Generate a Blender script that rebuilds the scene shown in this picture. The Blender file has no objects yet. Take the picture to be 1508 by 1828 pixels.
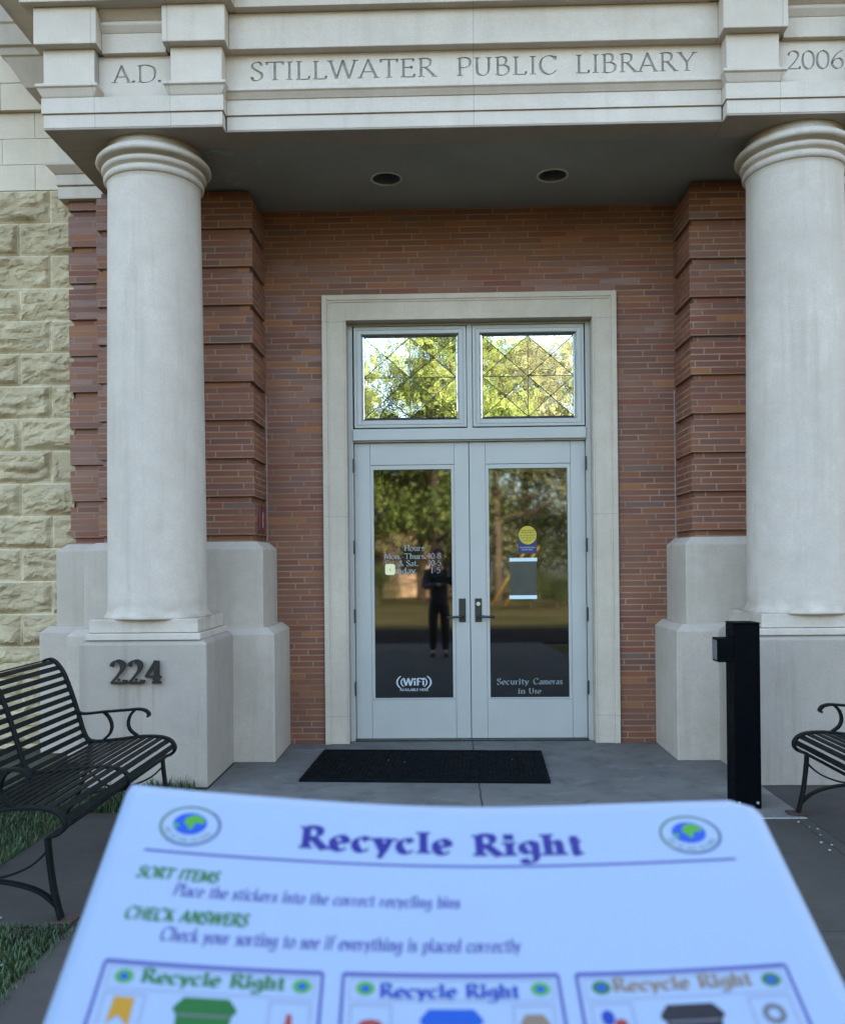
import bpy, bmesh, math, random
from mathutils import Vector, Matrix, noise
PI = math.pi
rad = math.radians
random.seed(7)
S = bpy.context.scene
COL = S.collection

# ------------------------------------------------------------------ camera
CAM = Vector((-0.21, -7.1239, 1.4342))
YAW, PIT, ROL = 0.0240, 0.0031, -0.0098
FPX, PX, PY, IW, IH = 1585.77, 754.2, 996.72, 1508.0, 1828.0
Fv = Vector((-math.sin(YAW) * math.cos(PIT), math.cos(YAW) * math.cos(PIT), math.sin(PIT)))
Rv = Vector((math.cos(YAW), math.sin(YAW), 0))
Uv = Rv.cross(Fv)
R2 = math.cos(ROL) * Rv + math.sin(ROL) * Uv
U2 = -math.sin(ROL) * Rv + math.cos(ROL) * Uv
cd = bpy.data.cameras.new('camera')
cam = bpy.data.objects.new('camera', cd)
COL.objects.link(cam)
cam.matrix_world = Matrix(((R2.x, U2.x, -Fv.x, CAM.x), (R2.y, U2.y, -Fv.y, CAM.y), (R2.z, U2.z, -Fv.z, CAM.z), (0, 0, 0, 1)))
cd.sensor_fit = 'VERTICAL'
cd.sensor_height = 36.0
cd.sensor_width = 36.0 * IW / IH
cd.lens = FPX / IH * 36.0
cd.shift_x = -(PX - IW / 2) / IH
cd.shift_y = (PY - IH / 2) / IH
cd.clip_start = 0.02
cd.clip_end = 2000
cd.dof.use_dof = True
cd.dof.focus_distance = 6.3
cd.dof.aperture_fstop = 31.2 / 2.4
S.camera = cam

# ------------------------------------------------------------------ sky, sun, exposure
SUN_EL, SUN_AZ = rad(21), rad(24)          # low sun behind the building, a little to the right
W = bpy.data.worlds.new('World')
S.world = W
W.use_nodes = True
wn = W.node_tree
sk = wn.nodes.new('ShaderNodeTexSky')
sk.sky_type = 'NISHITA'
sk.sun_disc = False
sk.sun_elevation = SUN_EL
sk.sun_rotation = SUN_AZ
sk.dust_density = 3.0
sk.ozone_density = 1.0
wn.links.new(sk.outputs[0], wn.nodes['Background'].inputs[0])
wn.nodes['Background'].inputs[1].default_value = 0.15
sd = bpy.data.lights.new('sun', 'SUN')
sd.energy = 4.5
sd.angle = rad(0.5)
sd.color = (1.0, 0.88, 0.70)
sun = bpy.data.objects.new('sun', sd)
COL.objects.link(sun)
sdir = Vector((math.sin(SUN_AZ) * math.cos(SUN_EL), math.cos(SUN_AZ) * math.cos(SUN_EL), math.sin(SUN_EL)))
sun.rotation_euler = sdir.to_track_quat('Z', 'Y').to_euler()
sun.location = (0, 0, 30)
S.view_settings.view_transform = 'Standard'
S.view_settings.look = 'None'
S.view_settings.exposure = 3.35
S.view_settings.gamma = 1.0
S.render.engine = 'CYCLES'
S.cycles.use_denoising = True
S.cycles.max_bounces = 8
S.cycles.transparent_max_bounces = 12

# ------------------------------------------------------------------ material helpers
class NT:
    def __init__(s, name):
        s.m = bpy.data.materials.new(name)
        s.m.use_nodes = True
        s.t = s.m.node_tree
        s.b = s.t.nodes['Principled BSDF']
        s.out = s.t.nodes['Material Output']
    def n(s, ty, **k):
        q = s.t.nodes.new(ty)
        for a, v in k.items():
            setattr(q, a, v)
        return q
    def put(s, inp, v):
        if hasattr(v, 'is_output'):
            s.t.links.new(v, inp)
        elif isinstance(v, (tuple, list)):
            inp.default_value = tuple(v) + ((1,) if len(v) == 3 and len(inp.default_value) == 4 else ())
        else:
            inp.default_value = v
    def math(s, op, a, b=0.0, c=None):
        q = s.n('ShaderNodeMath', operation=op)
        s.put(q.inputs[0], a)
        s.put(q.inputs[1], b)
        if c is not None:
            s.put(q.inputs[2], c)
        return q.outputs[0]
    def mix(s, f, a, b, bl='MIX'):
        q = s.n('ShaderNodeMix', data_type='RGBA', blend_type=bl)
        s.put(q.inputs[0], f)
        s.put(q.inputs[6], a)
        s.put(q.inputs[7], b)
        return q.outputs[2]
    def mapr(s, v, a, b, c, d):
        q = s.n('ShaderNodeMapRange')
        for i, x in enumerate((v, a, b, c, d)):
            s.put(q.inputs[i], x)
        return q.outputs[0]
    def obj(s):
        return s.n('ShaderNodeTexCoord').outputs['Object']
    def noise(s, vec, sc, det=3.0, rough=0.55, dist=0.0):
        q = s.n('ShaderNodeTexNoise')
        s.put(q.inputs['Vector'], vec)
        q.inputs['Scale'].default_value = sc
        q.inputs['Detail'].default_value = det
        q.inputs['Roughness'].default_value = rough
        q.inputs['Distortion'].default_value = dist
        return q.outputs[0]
    def scale(s, vec, v):
        q = s.n('ShaderNodeVectorMath', operation='MULTIPLY')
        s.put(q.inputs[0], vec)
        q.inputs[1].default_value = v
        return q.outputs[0]
    def xyz(s, vec):
        q = s.n('ShaderNodeSeparateXYZ')
        s.put(q.inputs[0], vec)
        return q.outputs
    def comb(s, x, y, z):
        q = s.n('ShaderNodeCombineXYZ')
        for i, v in enumerate((x, y, z)):
            s.put(q.inputs[i], v)
        return q.outputs[0]
    def bump(s, h, st, dist=0.01, nrm=None):
        q = s.n('ShaderNodeBump')
        s.put(q.inputs['Height'], h)
        q.inputs['Strength'].default_value = st
        q.inputs['Distance'].default_value = dist
        if nrm is not None:
            s.put(q.inputs['Normal'], nrm)
        return q.outputs[0]
    def set(s, **k):
        for a, v in k.items():
            s.put(s.b.inputs[a.replace('_', ' ')], v)
        return s.m

def plain(name, col, rough=0.6, metal=0.0, spec=0.5, var=0.15, sc=9.0, bump=0.0):
    t = NT(name)
    o = t.obj()
    f = t.noise(o, sc, 4.0)
    a = tuple(c * (1 - var) for c in col)
    b = tuple(min(1, c * (1 + var)) for c in col)
    c = t.mix(t.mapr(f, 0.3, 0.7, 0, 1), a, b)
    t.set(Base_Color=c, Roughness=t.mapr(t.noise(o, sc * 2.3, 3.0), 0.3, 0.7, rough * 0.85, min(1, rough * 1.15)), Metallic=metal)
    t.b.inputs['Specular IOR Level'].default_value = spec
    if bump:
        t.set(Normal=t.bump(t.noise(o, sc * 14, 3.0), bump, 0.004))
    return t.m

def stone(name, col, xj=(), zj=(), streak=0.28, grain=1.0, brown=None, jw=0.0022, under=None):
    """cast limestone: mottled, fine grained, weather streaks; xj / zj = mortar joints at those x / z"""
    t = NT(name)
    o = t.obj()
    x, y, z = t.xyz(o)
    big = t.noise(o, 1.1, 4.0, 0.6)
    mid = t.noise(o, 7.0, 5.0, 0.65)
    fine = t.noise(o, 130.0, 2.0, 0.7)
    stv = t.noise(t.scale(o, (9.0, 9.0, 0.55)), 1.0, 5.0, 0.65)
    c = t.mix(t.mapr(big, 0.3, 0.7, 0, 1), tuple(v * 0.86 for v in col), tuple(min(0.9, v * 1.1) for v in col))
    c = t.mix(t.mapr(mid, 0.35, 0.7, 0, 0.55), c, (col[0] * 0.8, col[1] * 0.78, col[2] * 0.74))
    c = t.mix(t.mapr(stv, 0.52, 0.74, 0, streak), c, (col[0] * 0.5, col[1] * 0.47, col[2] * 0.42))
    c = t.mix(t.mapr(fine, 0.3, 0.7, 0.0, 0.36 * grain), c, (col[0] * 0.55, col[1] * 0.53, col[2] * 0.5))
    if xj:
        tone = t.math('MULTIPLY', 0.0, 0.0)
        for k, xx in enumerate(xj):
            tone = t.math('ADD', tone, t.math('MULTIPLY', t.math('GREATER_THAN', x, xx), (0.9, -1.3, 1.1, -0.8, 0.7)[k % 5]))
        c = t.mix(t.mapr(tone, -1.5, 1.5, 0.0, 0.3), c, (col[0] * 0.74, col[1] * 0.71, col[2] * 0.68))
    j = None
    for ax, lst in ((x, xj), (z, zj)):
        for v in lst:
            q = t.math('LESS_THAN', t.math('ABSOLUTE', t.math('SUBTRACT', ax, v)), jw)
            j = q if j is None else t.math('MAXIMUM', j, q)
    if j is not None:
        c = t.mix(t.math('MULTIPLY', j, 0.6), c, (0.2, 0.19, 0.17))
    if brown:
        z0, z1 = brown
        zone = t.mapr(z, z0, z1, 0.0, 1.0)
        zone = t.math('MULTIPLY', zone, t.mapr(z, z1, z1 + 0.12, 1.0, 0.0))
        c = t.mix(t.math('MULTIPLY', zone, t.mapr(t.noise(t.scale(o, (3, 3, 7)), 1.6, 4.0), 0.42, 0.66, 0.0, 0.55)), c, (0.22, 0.16, 0.1))
    if under:
        for (sx0, sx1, sz0, sz1) in under:           # rust runs below the numerals
            m1 = t.math('MULTIPLY', t.mapr(x, sx0, sx0 + 0.012, 0, 1), t.mapr(x, sx1 - 0.012, sx1, 1, 0))
            m2 = t.math('MULTIPLY', t.mapr(z, sz0, sz1, 0.0, 1.0), t.math('LESS_THAN', z, sz1))
            c = t.mix(t.math('MULTIPLY', t.math('MULTIPLY', m1, m2), 0.5), c, (0.2, 0.13, 0.1))
    h = t.math('ADD', t.math('MULTIPLY', mid, 0.6), t.math('MULTIPLY', fine, 0.5))
    if j is not None:
        h = t.math('SUBTRACT', h, t.math('MULTIPLY', j, 1.0))
    t.set(Base_Color=c, Roughness=0.85, Normal=t.bump(h, 0.35, 0.006))
    t.b.inputs['Specular IOR Level'].default_value = 0.25
    return t.m

def brick(name):
    t = NT(name)
    L, H, M = 0.305, 0.04735, 0.0095
    o = t.obj()
    x, y, z = t.xyz(o)
    g = t.n('ShaderNodeNewGeometry')
    nx = t.math('ABSOLUTE', t.xyz(g.outputs['True Normal'])[0])
    side = t.math('GREATER_THAN', nx, 0.5)
    u = t.math('ADD', t.math('MULTIPLY', x, t.math('SUBTRACT', 1.0, side)), t.math('MULTIPLY', y, side))
    v = t.math('DIVIDE', t.math('SUBTRACT', z, 1.642 - 40 * H), H)
    row = t.math('FLOOR', v)
    par = t.math('MODULO', row, 2.0)
    wob = t.math('MULTIPLY', t.math('FRACT', t.math('MULTIPLY', t.math('FLOOR', t.math('MULTIPLY', row, 0.5)), 0.37)), 0.34)
    uu = t.math('ADD', t.math('DIVIDE', u, L), t.math('ADD', t.math('MULTIPLY', par, 0.36), wob))
    uu = t.math('ADD', uu, 50.0)
    col = t.math('FLOOR', uu)
    idv = t.comb(col, row, t.math('MULTIPLY', side, 7.0))
    wnz = t.n('ShaderNodeTexWhiteNoise', noise_dimensions='3D')
    t.put(wnz.inputs['Vector'], idv)
    val, rc = wnz.outputs['Value'], t.xyz(wnz.outputs['Color'])
    ramp = t.n('ShaderNodeValToRGB')
    t.put(ramp.inputs[0], val)
    r = ramp.color_ramp
    r.interpolation = 'CONSTANT'
    cols = [(0, (0.190, 0.061, 0.026)), (0.26, (0.165, 0.055, 0.026)), (0.46, (0.215, 0.069, 0.026)), (0.62, (0.146, 0.052, 0.028)),
            (0.72, (0.228, 0.074, 0.027)), (0.83, (0.300, 0.107, 0.030)), (0.905, (0.195, 0.050, 0.024)), (0.972, (0.150, 0.091, 0.065))]
    r.elements[0].color = cols[0][1] + (1,)
    r.elements[1].position, r.elements[1].color = cols[1][0], cols[1][1] + (1,)
    for p, c in cols[2:]:
        e = r.elements.new(p)
        e.color = c + (1,)
    sp = t.noise(o, 160.0, 3.0, 0.7)
    md = t.noise(o, 2.2, 3.0)
    c = t.mix(t.mapr(sp, 0.3, 0.7, 0.0, 0.5), ramp.outputs[0], (0.08, 0.038, 0.028))
    c = t.mix(t.mapr(rc[1], 0, 1, 0.0, 0.3), c, (0.095, 0.045, 0.034))
    c = t.mix(t.mapr(md, 0.3, 0.7, 0.0, 0.18), c, (0.25, 0.135, 0.09))
    fu = t.math('MULTIPLY', t.math('FRACT', uu), L)
    fv = t.math('MULTIPLY', t.math('FRACT', v), H)
    mo = t.math('MAXIMUM', t.math('LESS_THAN', fu, M), t.math('LESS_THAN', fv, M))
    mc = t.mix(t.mapr(t.noise(o, 3.0, 3.0), 0.35, 0.65, 0, 1), (0.20, 0.112, 0.072), (0.28, 0.178, 0.118))
    c = t.mix(mo, c, mc)
    rg = t.mix(mo, t.comb(t.mapr(t.math('POWER', rc[0], 0.5), 0, 1, 0.2, 0.8), 0, 0), (0.9, 0.9, 0.9))
    nb = t.bump(t.math('SUBTRACT', t.math('MULTIPLY', sp, 0.25), t.math('MULTIPLY', mo, 1.0)), 0.8, 0.005)
    t.set(Base_Color=c, Roughness=t.xyz(rg)[0], Normal=nb)
    t.b.inputs['Specular IOR Level'].default_value = 0.36
    return t.m

def glassmat(name, fac, tint, ripple=0.0, rough=0.0):
    t = NT(name)
    tr = t.n('ShaderNodeBsdfTransparent')
    tr.inputs[0].default_value = tint + (1,)
    gl = t.n('ShaderNodeBsdfGlossy')
    gl.inputs['Roughness'].default_value = rough
    gl.inputs['Color'].default_value = (0.96, 0.98, 0.97, 1)
    if ripple:
        o = t.obj()
        t.put(gl.inputs['Normal'], t.bump(t.noise(o, 22.0, 2.0), ripple, 0.004))
    lw = t.n('ShaderNodeLayerWeight')
    lw.inputs[0].default_value = 0.3
    f = t.math('ADD', t.math('MULTIPLY', lw.outputs['Fresnel'], 0.6), fac)
    mx = t.n('ShaderNodeMixShader')
    t.put(mx.inputs[0], f)
    t.t.links.new(tr.outputs[0], mx.inputs[1])
    t.t.links.new(gl.outputs[0], mx.inputs[2])
    t.t.links.new(mx.outputs[0], t.out.inputs[0])
    return t.m

# ------------------------------------------------------------------ mesh helpers
class MB:
    def __init__(s):
        s.v, s.f, s.mi, s.sm = [], [], [], []
    def add(s, vs, fs, mi=0, sm=False):
        k = len(s.v)
        s.v += [tuple(p) for p in vs]
        s.f += [tuple(i + k for i in f) for f in fs]
        s.mi += [mi] * len(fs)
        s.sm += [sm] * len(fs)
        return s
    def box(s, x0, x1, y0, y1, z0, z1, mi=0):
        v = [(x, y, z) for z in (z0, z1) for y in (y0, y1) for x in (x0, x1)]
        return s.add(v, [(0, 2, 3, 1), (4, 5, 7, 6), (0, 1, 5, 4), (2, 6, 7, 3), (0, 4, 6, 2), (1, 3, 7, 5)], mi)
    def loft(s, rings, mi=0, caps=True, sm=False, closed=True):
        n = len(rings[0])
        vs = [p for r in rings for p in r]
        fs = []
        for i in range(len(rings) - 1):
            for j in range(n if closed else n - 1):
                k = (j + 1) % n
                fs.append((i * n + j, i * n + k, (i + 1) * n + k, (i + 1) * n + j))
        if caps:
            fs += [tuple(range(n))[::-1], tuple(range((len(rings) - 1) * n, len(rings) * n))]
        return s.add(vs, fs, mi, sm)
    def stack(s, x0, x1, y0, y1, prof, mi=0):
        """a rectangle lofted up through (z, out_x_left, out_x_right, out_front)"""
        rings = []
        for (z, l, r, f) in prof:
            rings.append([(x0 - l, y0 - f, z), (x1 + r, y0 - f, z), (x1 + r, y1, z), (x0 - l, y1, z)])
        return s.loft(rings, mi)
    def lathe(s, cx, cy, prof, n=64, mi=0, caps=True):
        rings = [[(cx + r * math.cos(2 * PI * k / n), cy + r * math.sin(2 * PI * k / n), z) for k in range(n)] for (r, z) in prof]
        return s.loft(rings, mi, caps, True)
    def tube(s, pts, rads, n=8, mi=0, caps=True):
        pts = [Vector(p) for p in pts]
        if not isinstance(rads, (list, tuple)):
            rads = [rads] * len(pts)
        rings, up = [], None
        for i, p in enumerate(pts):
            d = (pts[min(i + 1, len(pts) - 1)] - pts[max(i - 1, 0)]).normalized()
            if up is None:
                up = Vector((0, 0, 1)) if abs(d.z) < 0.9 else Vector((1, 0, 0))
            a = d.cross(up).normalized()
            b = a.cross(d).normalized()
            up = b
            rings.append([p + (a * math.cos(2 * PI * k / n) + b * math.sin(2 * PI * k / n)) * rads[i] for k in range(n)])
        return s.loft(rings, mi, caps, True)
    def strip(s, pts, wdir, w, t, mi=0):
        """flat bar following pts; w = width along wdir, t = thickness across it"""
        pts = [Vector(p) for p in pts]
        wd = Vector(wdir).normalized()
        rings = []
        for i, p in enumerate(pts):
            d = (pts[min(i + 1, len(pts) - 1)] - pts[max(i - 1, 0)]).normalized()
            nn = d.cross(wd).normalized()
            rings.append([p + wd * w / 2 + nn * t / 2, p - wd * w / 2 + nn * t / 2, p - wd * w / 2 - nn * t / 2, p + wd * w / 2 - nn * t / 2])
        return s.loft(rings, mi)
    def build(s, name, mats, parent=None, bevel=0.0, seg=2):
        me = bpy.data.meshes.new(name)
        me.from_pydata(s.v, [], s.f)
        if not isinstance(mats, (list, tuple)):
            mats = [mats]
        for m in mats:
            me.materials.append(m)
        me.polygons.foreach_set('material_index', s.mi)
        me.polygons.foreach_set('use_smooth', s.sm)
        bm = bmesh.new()
        bm.from_mesh(me)
        bmesh.ops.recalc_face_normals(bm, faces=bm.faces)
        bm.to_mesh(me)
        bm.free()
        me.update()
        o = bpy.data.objects.new(name, me)
        COL.objects.link(o)
        if parent:
            o.parent = parent
        if bevel:
            md = o.modifiers.new('bevel', 'BEVEL')
            md.width = bevel
            md.segments = seg
            md.limit_method = 'ANGLE'
            md.angle_limit = rad(35)
        return o

def empty(name, loc=(0, 0, 0), rz=0.0):
    o = bpy.data.objects.new(name, None)
    COL.objects.link(o)
    o.location = loc
    o.rotation_euler = (0, 0, rz)
    o.empty_display_size = 0.2
    return o
def tag(o, label=None, cat=None, group=None, kind=None):
    if label: o['label'] = label
    if cat: o['category'] = cat
    if group: o['group'] = group
    if kind: o['kind'] = kind
    return o
def copy_tree(o, parent=None):
    c = o.copy()
    COL.objects.link(c)
    if parent is not None:
        c.parent = parent
    for ch in list(o.children):
        copy_tree(ch, c)
    return c

# ------------------------------------------------------------------ lettering: stroked roman letters
# each glyph: advance, then strokes "kind[serif] x,y x,y ...": l = straight, c = curve, serif: s both, a first, b last, n none
GL = {
'A': (.80, 'ln .40,1.02 .06,0|ln .38,1 .74,0|ln .16,.34 .60,.34|f .06,0|f .74,0'),
'B': (.66, 'ls .14,1 .14,0|cn .14,1 .36,1 .48,.88 .47,.68 .34,.55 .14,.54|cn .14,.54 .38,.54 .57,.42 .57,.15 .38,.0 .14,0'),
'C': (.80, 'cn .70,.80 .58,.96 .40,1 .16,.86 .06,.52 .14,.18 .34,0 .56,.02 .73,.2|ln .70,.98 .70,.78'),
'D': (.88, 'ls .14,1 .14,0|cn .14,1 .44,1 .74,.84 .82,.5 .72,.16 .44,0 .14,0'),
'E': (.62, 'ls .14,1 .14,0|ln .14,.985 .54,.985|ln .14,.53 .46,.53|ln .14,.015 .56,.015|ln .54,1 .54,.84|ln .46,.6 .46,.45|ln .56,0 .59,.17'),
'F': (.58, 'ls .14,1 .14,0|ln .14,.985 .54,.985|ln .14,.53 .46,.53|ln .54,1 .54,.84'),
'H': (.82, 'ls .14,1 .14,0|ls .68,1 .68,0|ln .14,.52 .68,.52'),
'I': (.30, 'ls .15,1 .15,0'),
'K': (.72, 'ls .14,1 .14,0|ln .60,1 .14,.46|ln .26,.58 .66,0|f .66,0'),
'L': (.60, 'ls .14,1 .14,0|ln .14,.015 .54,.015|ln .54,0 .57,.18'),
'M': (.98, 'lb .16,1 .10,0|ln .16,1 .48,.1|ln .48,.1 .80,1|lb .80,1 .86,0'),
'N': (.84, 'ls .14,1 .14,0|ln .14,1 .70,0|la .70,1 .70,0'),
'O': (.90, 'cn .45,1 .16,.86 .06,.5 .16,.14 .45,0 .74,.14 .84,.5 .74,.86 .45,1'),
'P': (.62, 'ls .14,1 .14,0|cn .14,1 .38,1 .55,.88 .55,.6 .38,.46 .14,.46'),
'R': (.72, 'ls .14,1 .14,0|cn .14,1 .34,1 .51,.9 .51,.66 .36,.53 .14,.52|ln .32,.52 .70,0|f .70,0'),
'S': (.56, 'cn .47,.80 .40,.96 .26,1 .10,.90 .10,.70 .28,.53 .46,.36 .46,.13 .28,0 .12,.03 .05,.2'),
'T': (.72, 'lb .36,1 .36,0|ln .02,.985 .70,.985|ln .02,1 .03,.83|ln .70,1 .69,.83'),
'U': (.78, 'la .14,1 .14,.34|cn .14,.36 .18,.12 .38,0 .58,.12 .64,.36|la .64,1 .64,.34'),
'V': (.76, 'la .04,1 .38,0|la .72,1 .38,0'),
'W': (1.12, 'la .04,1 .30,0|ln .30,0 .56,1|ln .56,1 .82,0|lb .82,0 1.08,1'),
'Y': (.72, 'la .04,1 .36,.46|la .68,1 .36,.46|lb .36,.48 .36,0'),
'0': (.62, 'cn .31,1 .12,.84 .06,.5 .12,.16 .31,0 .50,.16 .56,.5 .50,.84 .31,1'),
'1': (.40, 'lb .22,1 .22,0|ln .06,.86 .22,1'),
'2': (.62, 'cn .07,.76 .14,.94 .30,1 .48,.88 .48,.64 .30,.34 .05,.03|ln .05,.03 .56,.03|ln .56,.0 .59,.16'),
'3': (.58, 'cn .08,.84 .24,1 .44,.88 .40,.64 .24,.53|cn .24,.53 .46,.44 .48,.16 .28,0 .06,.12'),
'4': (.64, 'ln .44,1 .05,.29|ln .05,.29 .62,.29|lb .46,1 .46,0'),
'5': (.58, 'ln .16,1 .48,1|ln .16,1 .12,.58|cn .12,.56 .32,.64 .50,.48 .48,.14 .26,0 .07,.1'),
'6': (.62, 'cn .54,.99 .28,.78 .10,.46 .10,.16 .28,0 .50,.1 .54,.34 .42,.54 .22,.5 .09,.3'),
'8': (.60, 'cn .30,.53 .12,.64 .12,.9 .30,1 .48,.9 .48,.64 .30,.53 .08,.38 .08,.1 .30,0 .52,.1 .52,.38 .30,.53'),
'.': (.26, 'd .12,.05'), ',': (.24, 'ln .14,.06 .08,-.12'), '-': (.40, 'ln .06,.34 .34,.34'), '&': (.74, 'cn .66,.4 .44,.0 .18,.0 .08,.22 .40,.6 .42,.88 .28,1 .18,.84 .30,.56 .68,0'),
'(': (.34, 'cn .28,1.1 .10,.8 .06,.5 .10,.1 .28,-.2'), ')': (.34, 'cn .06,1.1 .24,.8 .28,.5 .24,.1 .06,-.2'),
'a': (.52, 'cn .10,.52 .22,.64 .38,.58 .40,.42|lb .40,.46 .40,0|cn .40,.36 .2,.33 .06,.2 .13,.02 .28,.02 .40,.16'),
'b': (.56, 'la .12,1 .12,0|cn .12,.46 .28,.64 .48,.5 .48,.14 .3,0 .12,.12'),
'c': (.50, 'cn .42,.50 .30,.63 .13,.55 .06,.31 .14,.07 .30,0 .45,.13'),
'd': (.58, 'ls .46,1 .46,0|cn .46,.48 .3,.64 .1,.5 .08,.16 .26,0 .46,.14'),
'e': (.52, 'cn .08,.34 .44,.36 .40,.56 .26,.64 .10,.52 .07,.28 .16,.06 .32,0 .46,.12'),
'f': (.38, 'cn .42,.92 .32,1 .2,.88 .18,.6|lb .18,.7 .18,0|ln .04,.62 .36,.62'),
'g': (.54, 'cn .43,.50 .28,.64 .1,.54 .08,.28 .22,.14 .40,.22 .44,.46|ln .44,.64 .44,-.08|cn .44,-.06 .34,-.28 .14,-.28 .06,-.14'),
'h': (.58, 'ls .12,1 .12,0|cn .12,.4 .24,.6 .40,.62 .45,.44|lb .45,.48 .45,0'),
'i': (.28, 'ls .13,.64 .13,0|d .13,.88'),
'k': (.54, 'ls .12,1 .12,0|ln .46,.64 .12,.26|ln .22,.36 .50,0|f .50,0'),
'l': (.28, 'ls .13,1 .13,0'),
'm': (.86, 'ls .12,.64 .12,0|cn .12,.4 .24,.6 .38,.6 .42,.42|lb .42,.46 .42,0|cn .42,.4 .54,.6 .68,.6 .73,.42|lb .73,.46 .73,0'),
'n': (.58, 'ls .12,.64 .12,0|cn .12,.4 .24,.6 .40,.62 .45,.44|lb .45,.48 .45,0'),
'o': (.54, 'cn .27,.64 .1,.54 .06,.32 .1,.1 .27,0 .44,.1 .48,.32 .44,.54 .27,.64'),
'p': (.56, 'ls .12,.64 .12,-.3|cn .12,.46 .28,.64 .48,.5 .48,.14 .3,0 .12,.12'),
'r': (.42, 'ls .12,.64 .12,0|cn .12,.4 .22,.58 .38,.6'),
's': (.44, 'cn .36,.52 .22,.64 .08,.54 .12,.4 .30,.28 .38,.12 .22,0 .06,.1'),
't': (.40, 'ln .17,.88 .17,.14|cn .17,.16 .22,.02 .38,.08|ln .02,.62 .36,.62'),
'u': (.58, 'la .12,.64 .12,.2|cn .12,.22 .2,.02 .36,.06 .45,.22|ls .45,.64 .45,0'),
'v': (.50, 'la .05,.64 .25,0|la .45,.64 .25,0'),
'w': (.74, 'la .05,.64 .2,0|ln .2,0 .37,.6|ln .37,.6 .54,0|la .70,.64 .54,0'),
'y': (.52, 'la .05,.64 .26,.02|la .47,.64 .26,.02|ln .26,.04 .12,-.28'),
' ': (.36, ''),
}
def crom(p, k=6):
    out = []
    n = len(p)
    for i in range(n - 1):
        a, b, c, d = p[max(i - 1, 0)], p[i], p[i + 1], p[min(i + 2, n - 1)]
        for q in range(k):
            t = q / k
            out.append(tuple(0.5 * (2 * b[m] + (c[m] - a[m]) * t + (2 * a[m] - 5 * b[m] + 4 * c[m] - d[m]) * t * t + (3 * b[m] - a[m] - 3 * c[m] + d[m]) * t ** 3) for m in range(len(b))))
    out.append(tuple(p[-1]))
    return out
def glyph_strokes(ch, wt, serif, pen=28.0, lo=0.34):
    """list of outline pairs (left side, right side) in em units"""
    res = []
    adv, src = GL[ch]
    if not src:
        return res, adv
    def ribbon(pts):
        L, R = [], []
        for i, p in enumerate(pts):
            q0, q1 = pts[max(i - 1, 0)], pts[min(i + 1, len(pts) - 1)]
            dx, dy = q1[0] - q0[0], q1[1] - q0[1]
            d = math.hypot(dx, dy) or 1
            w = wt * max(lo, abs(math.sin(math.atan2(dy, dx) - rad(pen)))) / 2
            L.append((p[0] - dy / d * w, p[1] + dx / d * w))
            R.append((p[0] + dy / d * w, p[1] - dx / d * w))
        res.append((L, R))
    def flat(x, y, w, h):
        y = y + (h / 2 if y < 0.3 else -h / 2)
        res.append(([(x - w / 2, y + h / 2), (x + w / 2, y + h / 2)], [(x - w / 2, y - h / 2), (x + w / 2, y - h / 2)]))
    for st in src.split('|'):
        kd, *pp = st.split()
        pts = [tuple(float(v) for v in q.split(',')) for q in pp]
        if kd[0] == 'd':
            x, y = pts[0]
            res.append(([(x - wt * .55, y + wt * .55), (x + wt * .55, y + wt * .55)], [(x - wt * .55, y - wt * .55), (x + wt * .55, y - wt * .55)]))
            continue
        if kd[0] == 'f':
            if serif:
                flat(pts[0][0], pts[0][1], wt + serif, wt * 0.36)
            continue
        if kd[0] == 'c':
            ribbon(crom(pts))
        else:
            ribbon([tuple(pts[0][m] * (1 - k / 4) + pts[1][m] * k / 4 for m in (0, 1)) for k in range(5)])
            if serif:
                if kd[1] in 'sa':
                    flat(pts[0][0], pts[0][1], wt + serif, wt * 0.36)
                if kd[1] in 'sb':
                    flat(pts[1][0], pts[1][1], wt + serif, wt * 0.36)
    return res, adv
def text_strokes(txt, wt=0.12, serif=0.14, track=0.0, slant=0.0):
    """all strokes of a line in em units, and its total advance"""
    x, out = 0.0, []
    for ch in txt:
        st, adv = glyph_strokes(ch, wt, serif)
        for L, R in st:
            out.append(([(p[0] + x + slant * p[1], p[1]) for p in L], [(p[0] + x + slant * p[1], p[1]) for p in R]))
        x += adv + track
    return out, x - track
def text_solid(mb, txt, x0, x1, z0, z1, y0, y1, wt=0.12, serif=0.14, track=0.05, mi=0, stag=0.0, rise=0.0):
    """letters as prisms standing in the xz plane from y0 (front) to y1, squeezed between x0..x1; z0 = baseline, z1 = cap line"""
    st, adv = text_strokes(txt, wt, serif, track)
    sx, sz = (x1 - x0) / adv, (z1 - z0)
    for k, (L, R) in enumerate(st):
        yy = y0 - stag * (k % 7)
        ring = lambda i, y: [(x0 + sx * L[i][0], y, z0 + sz * L[i][1] + rise * L[i][0]), (x0 + sx * R[i][0], y, z0 + sz * R[i][1] + rise * R[i][0])]
        rings = []
        for i in range(len(L)):
            a, b = ring(i, yy)
            c, d = ring(i, y1)
            rings.append([a, b, d, c])
        mb.loft(rings, mi)
    return mb

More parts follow.
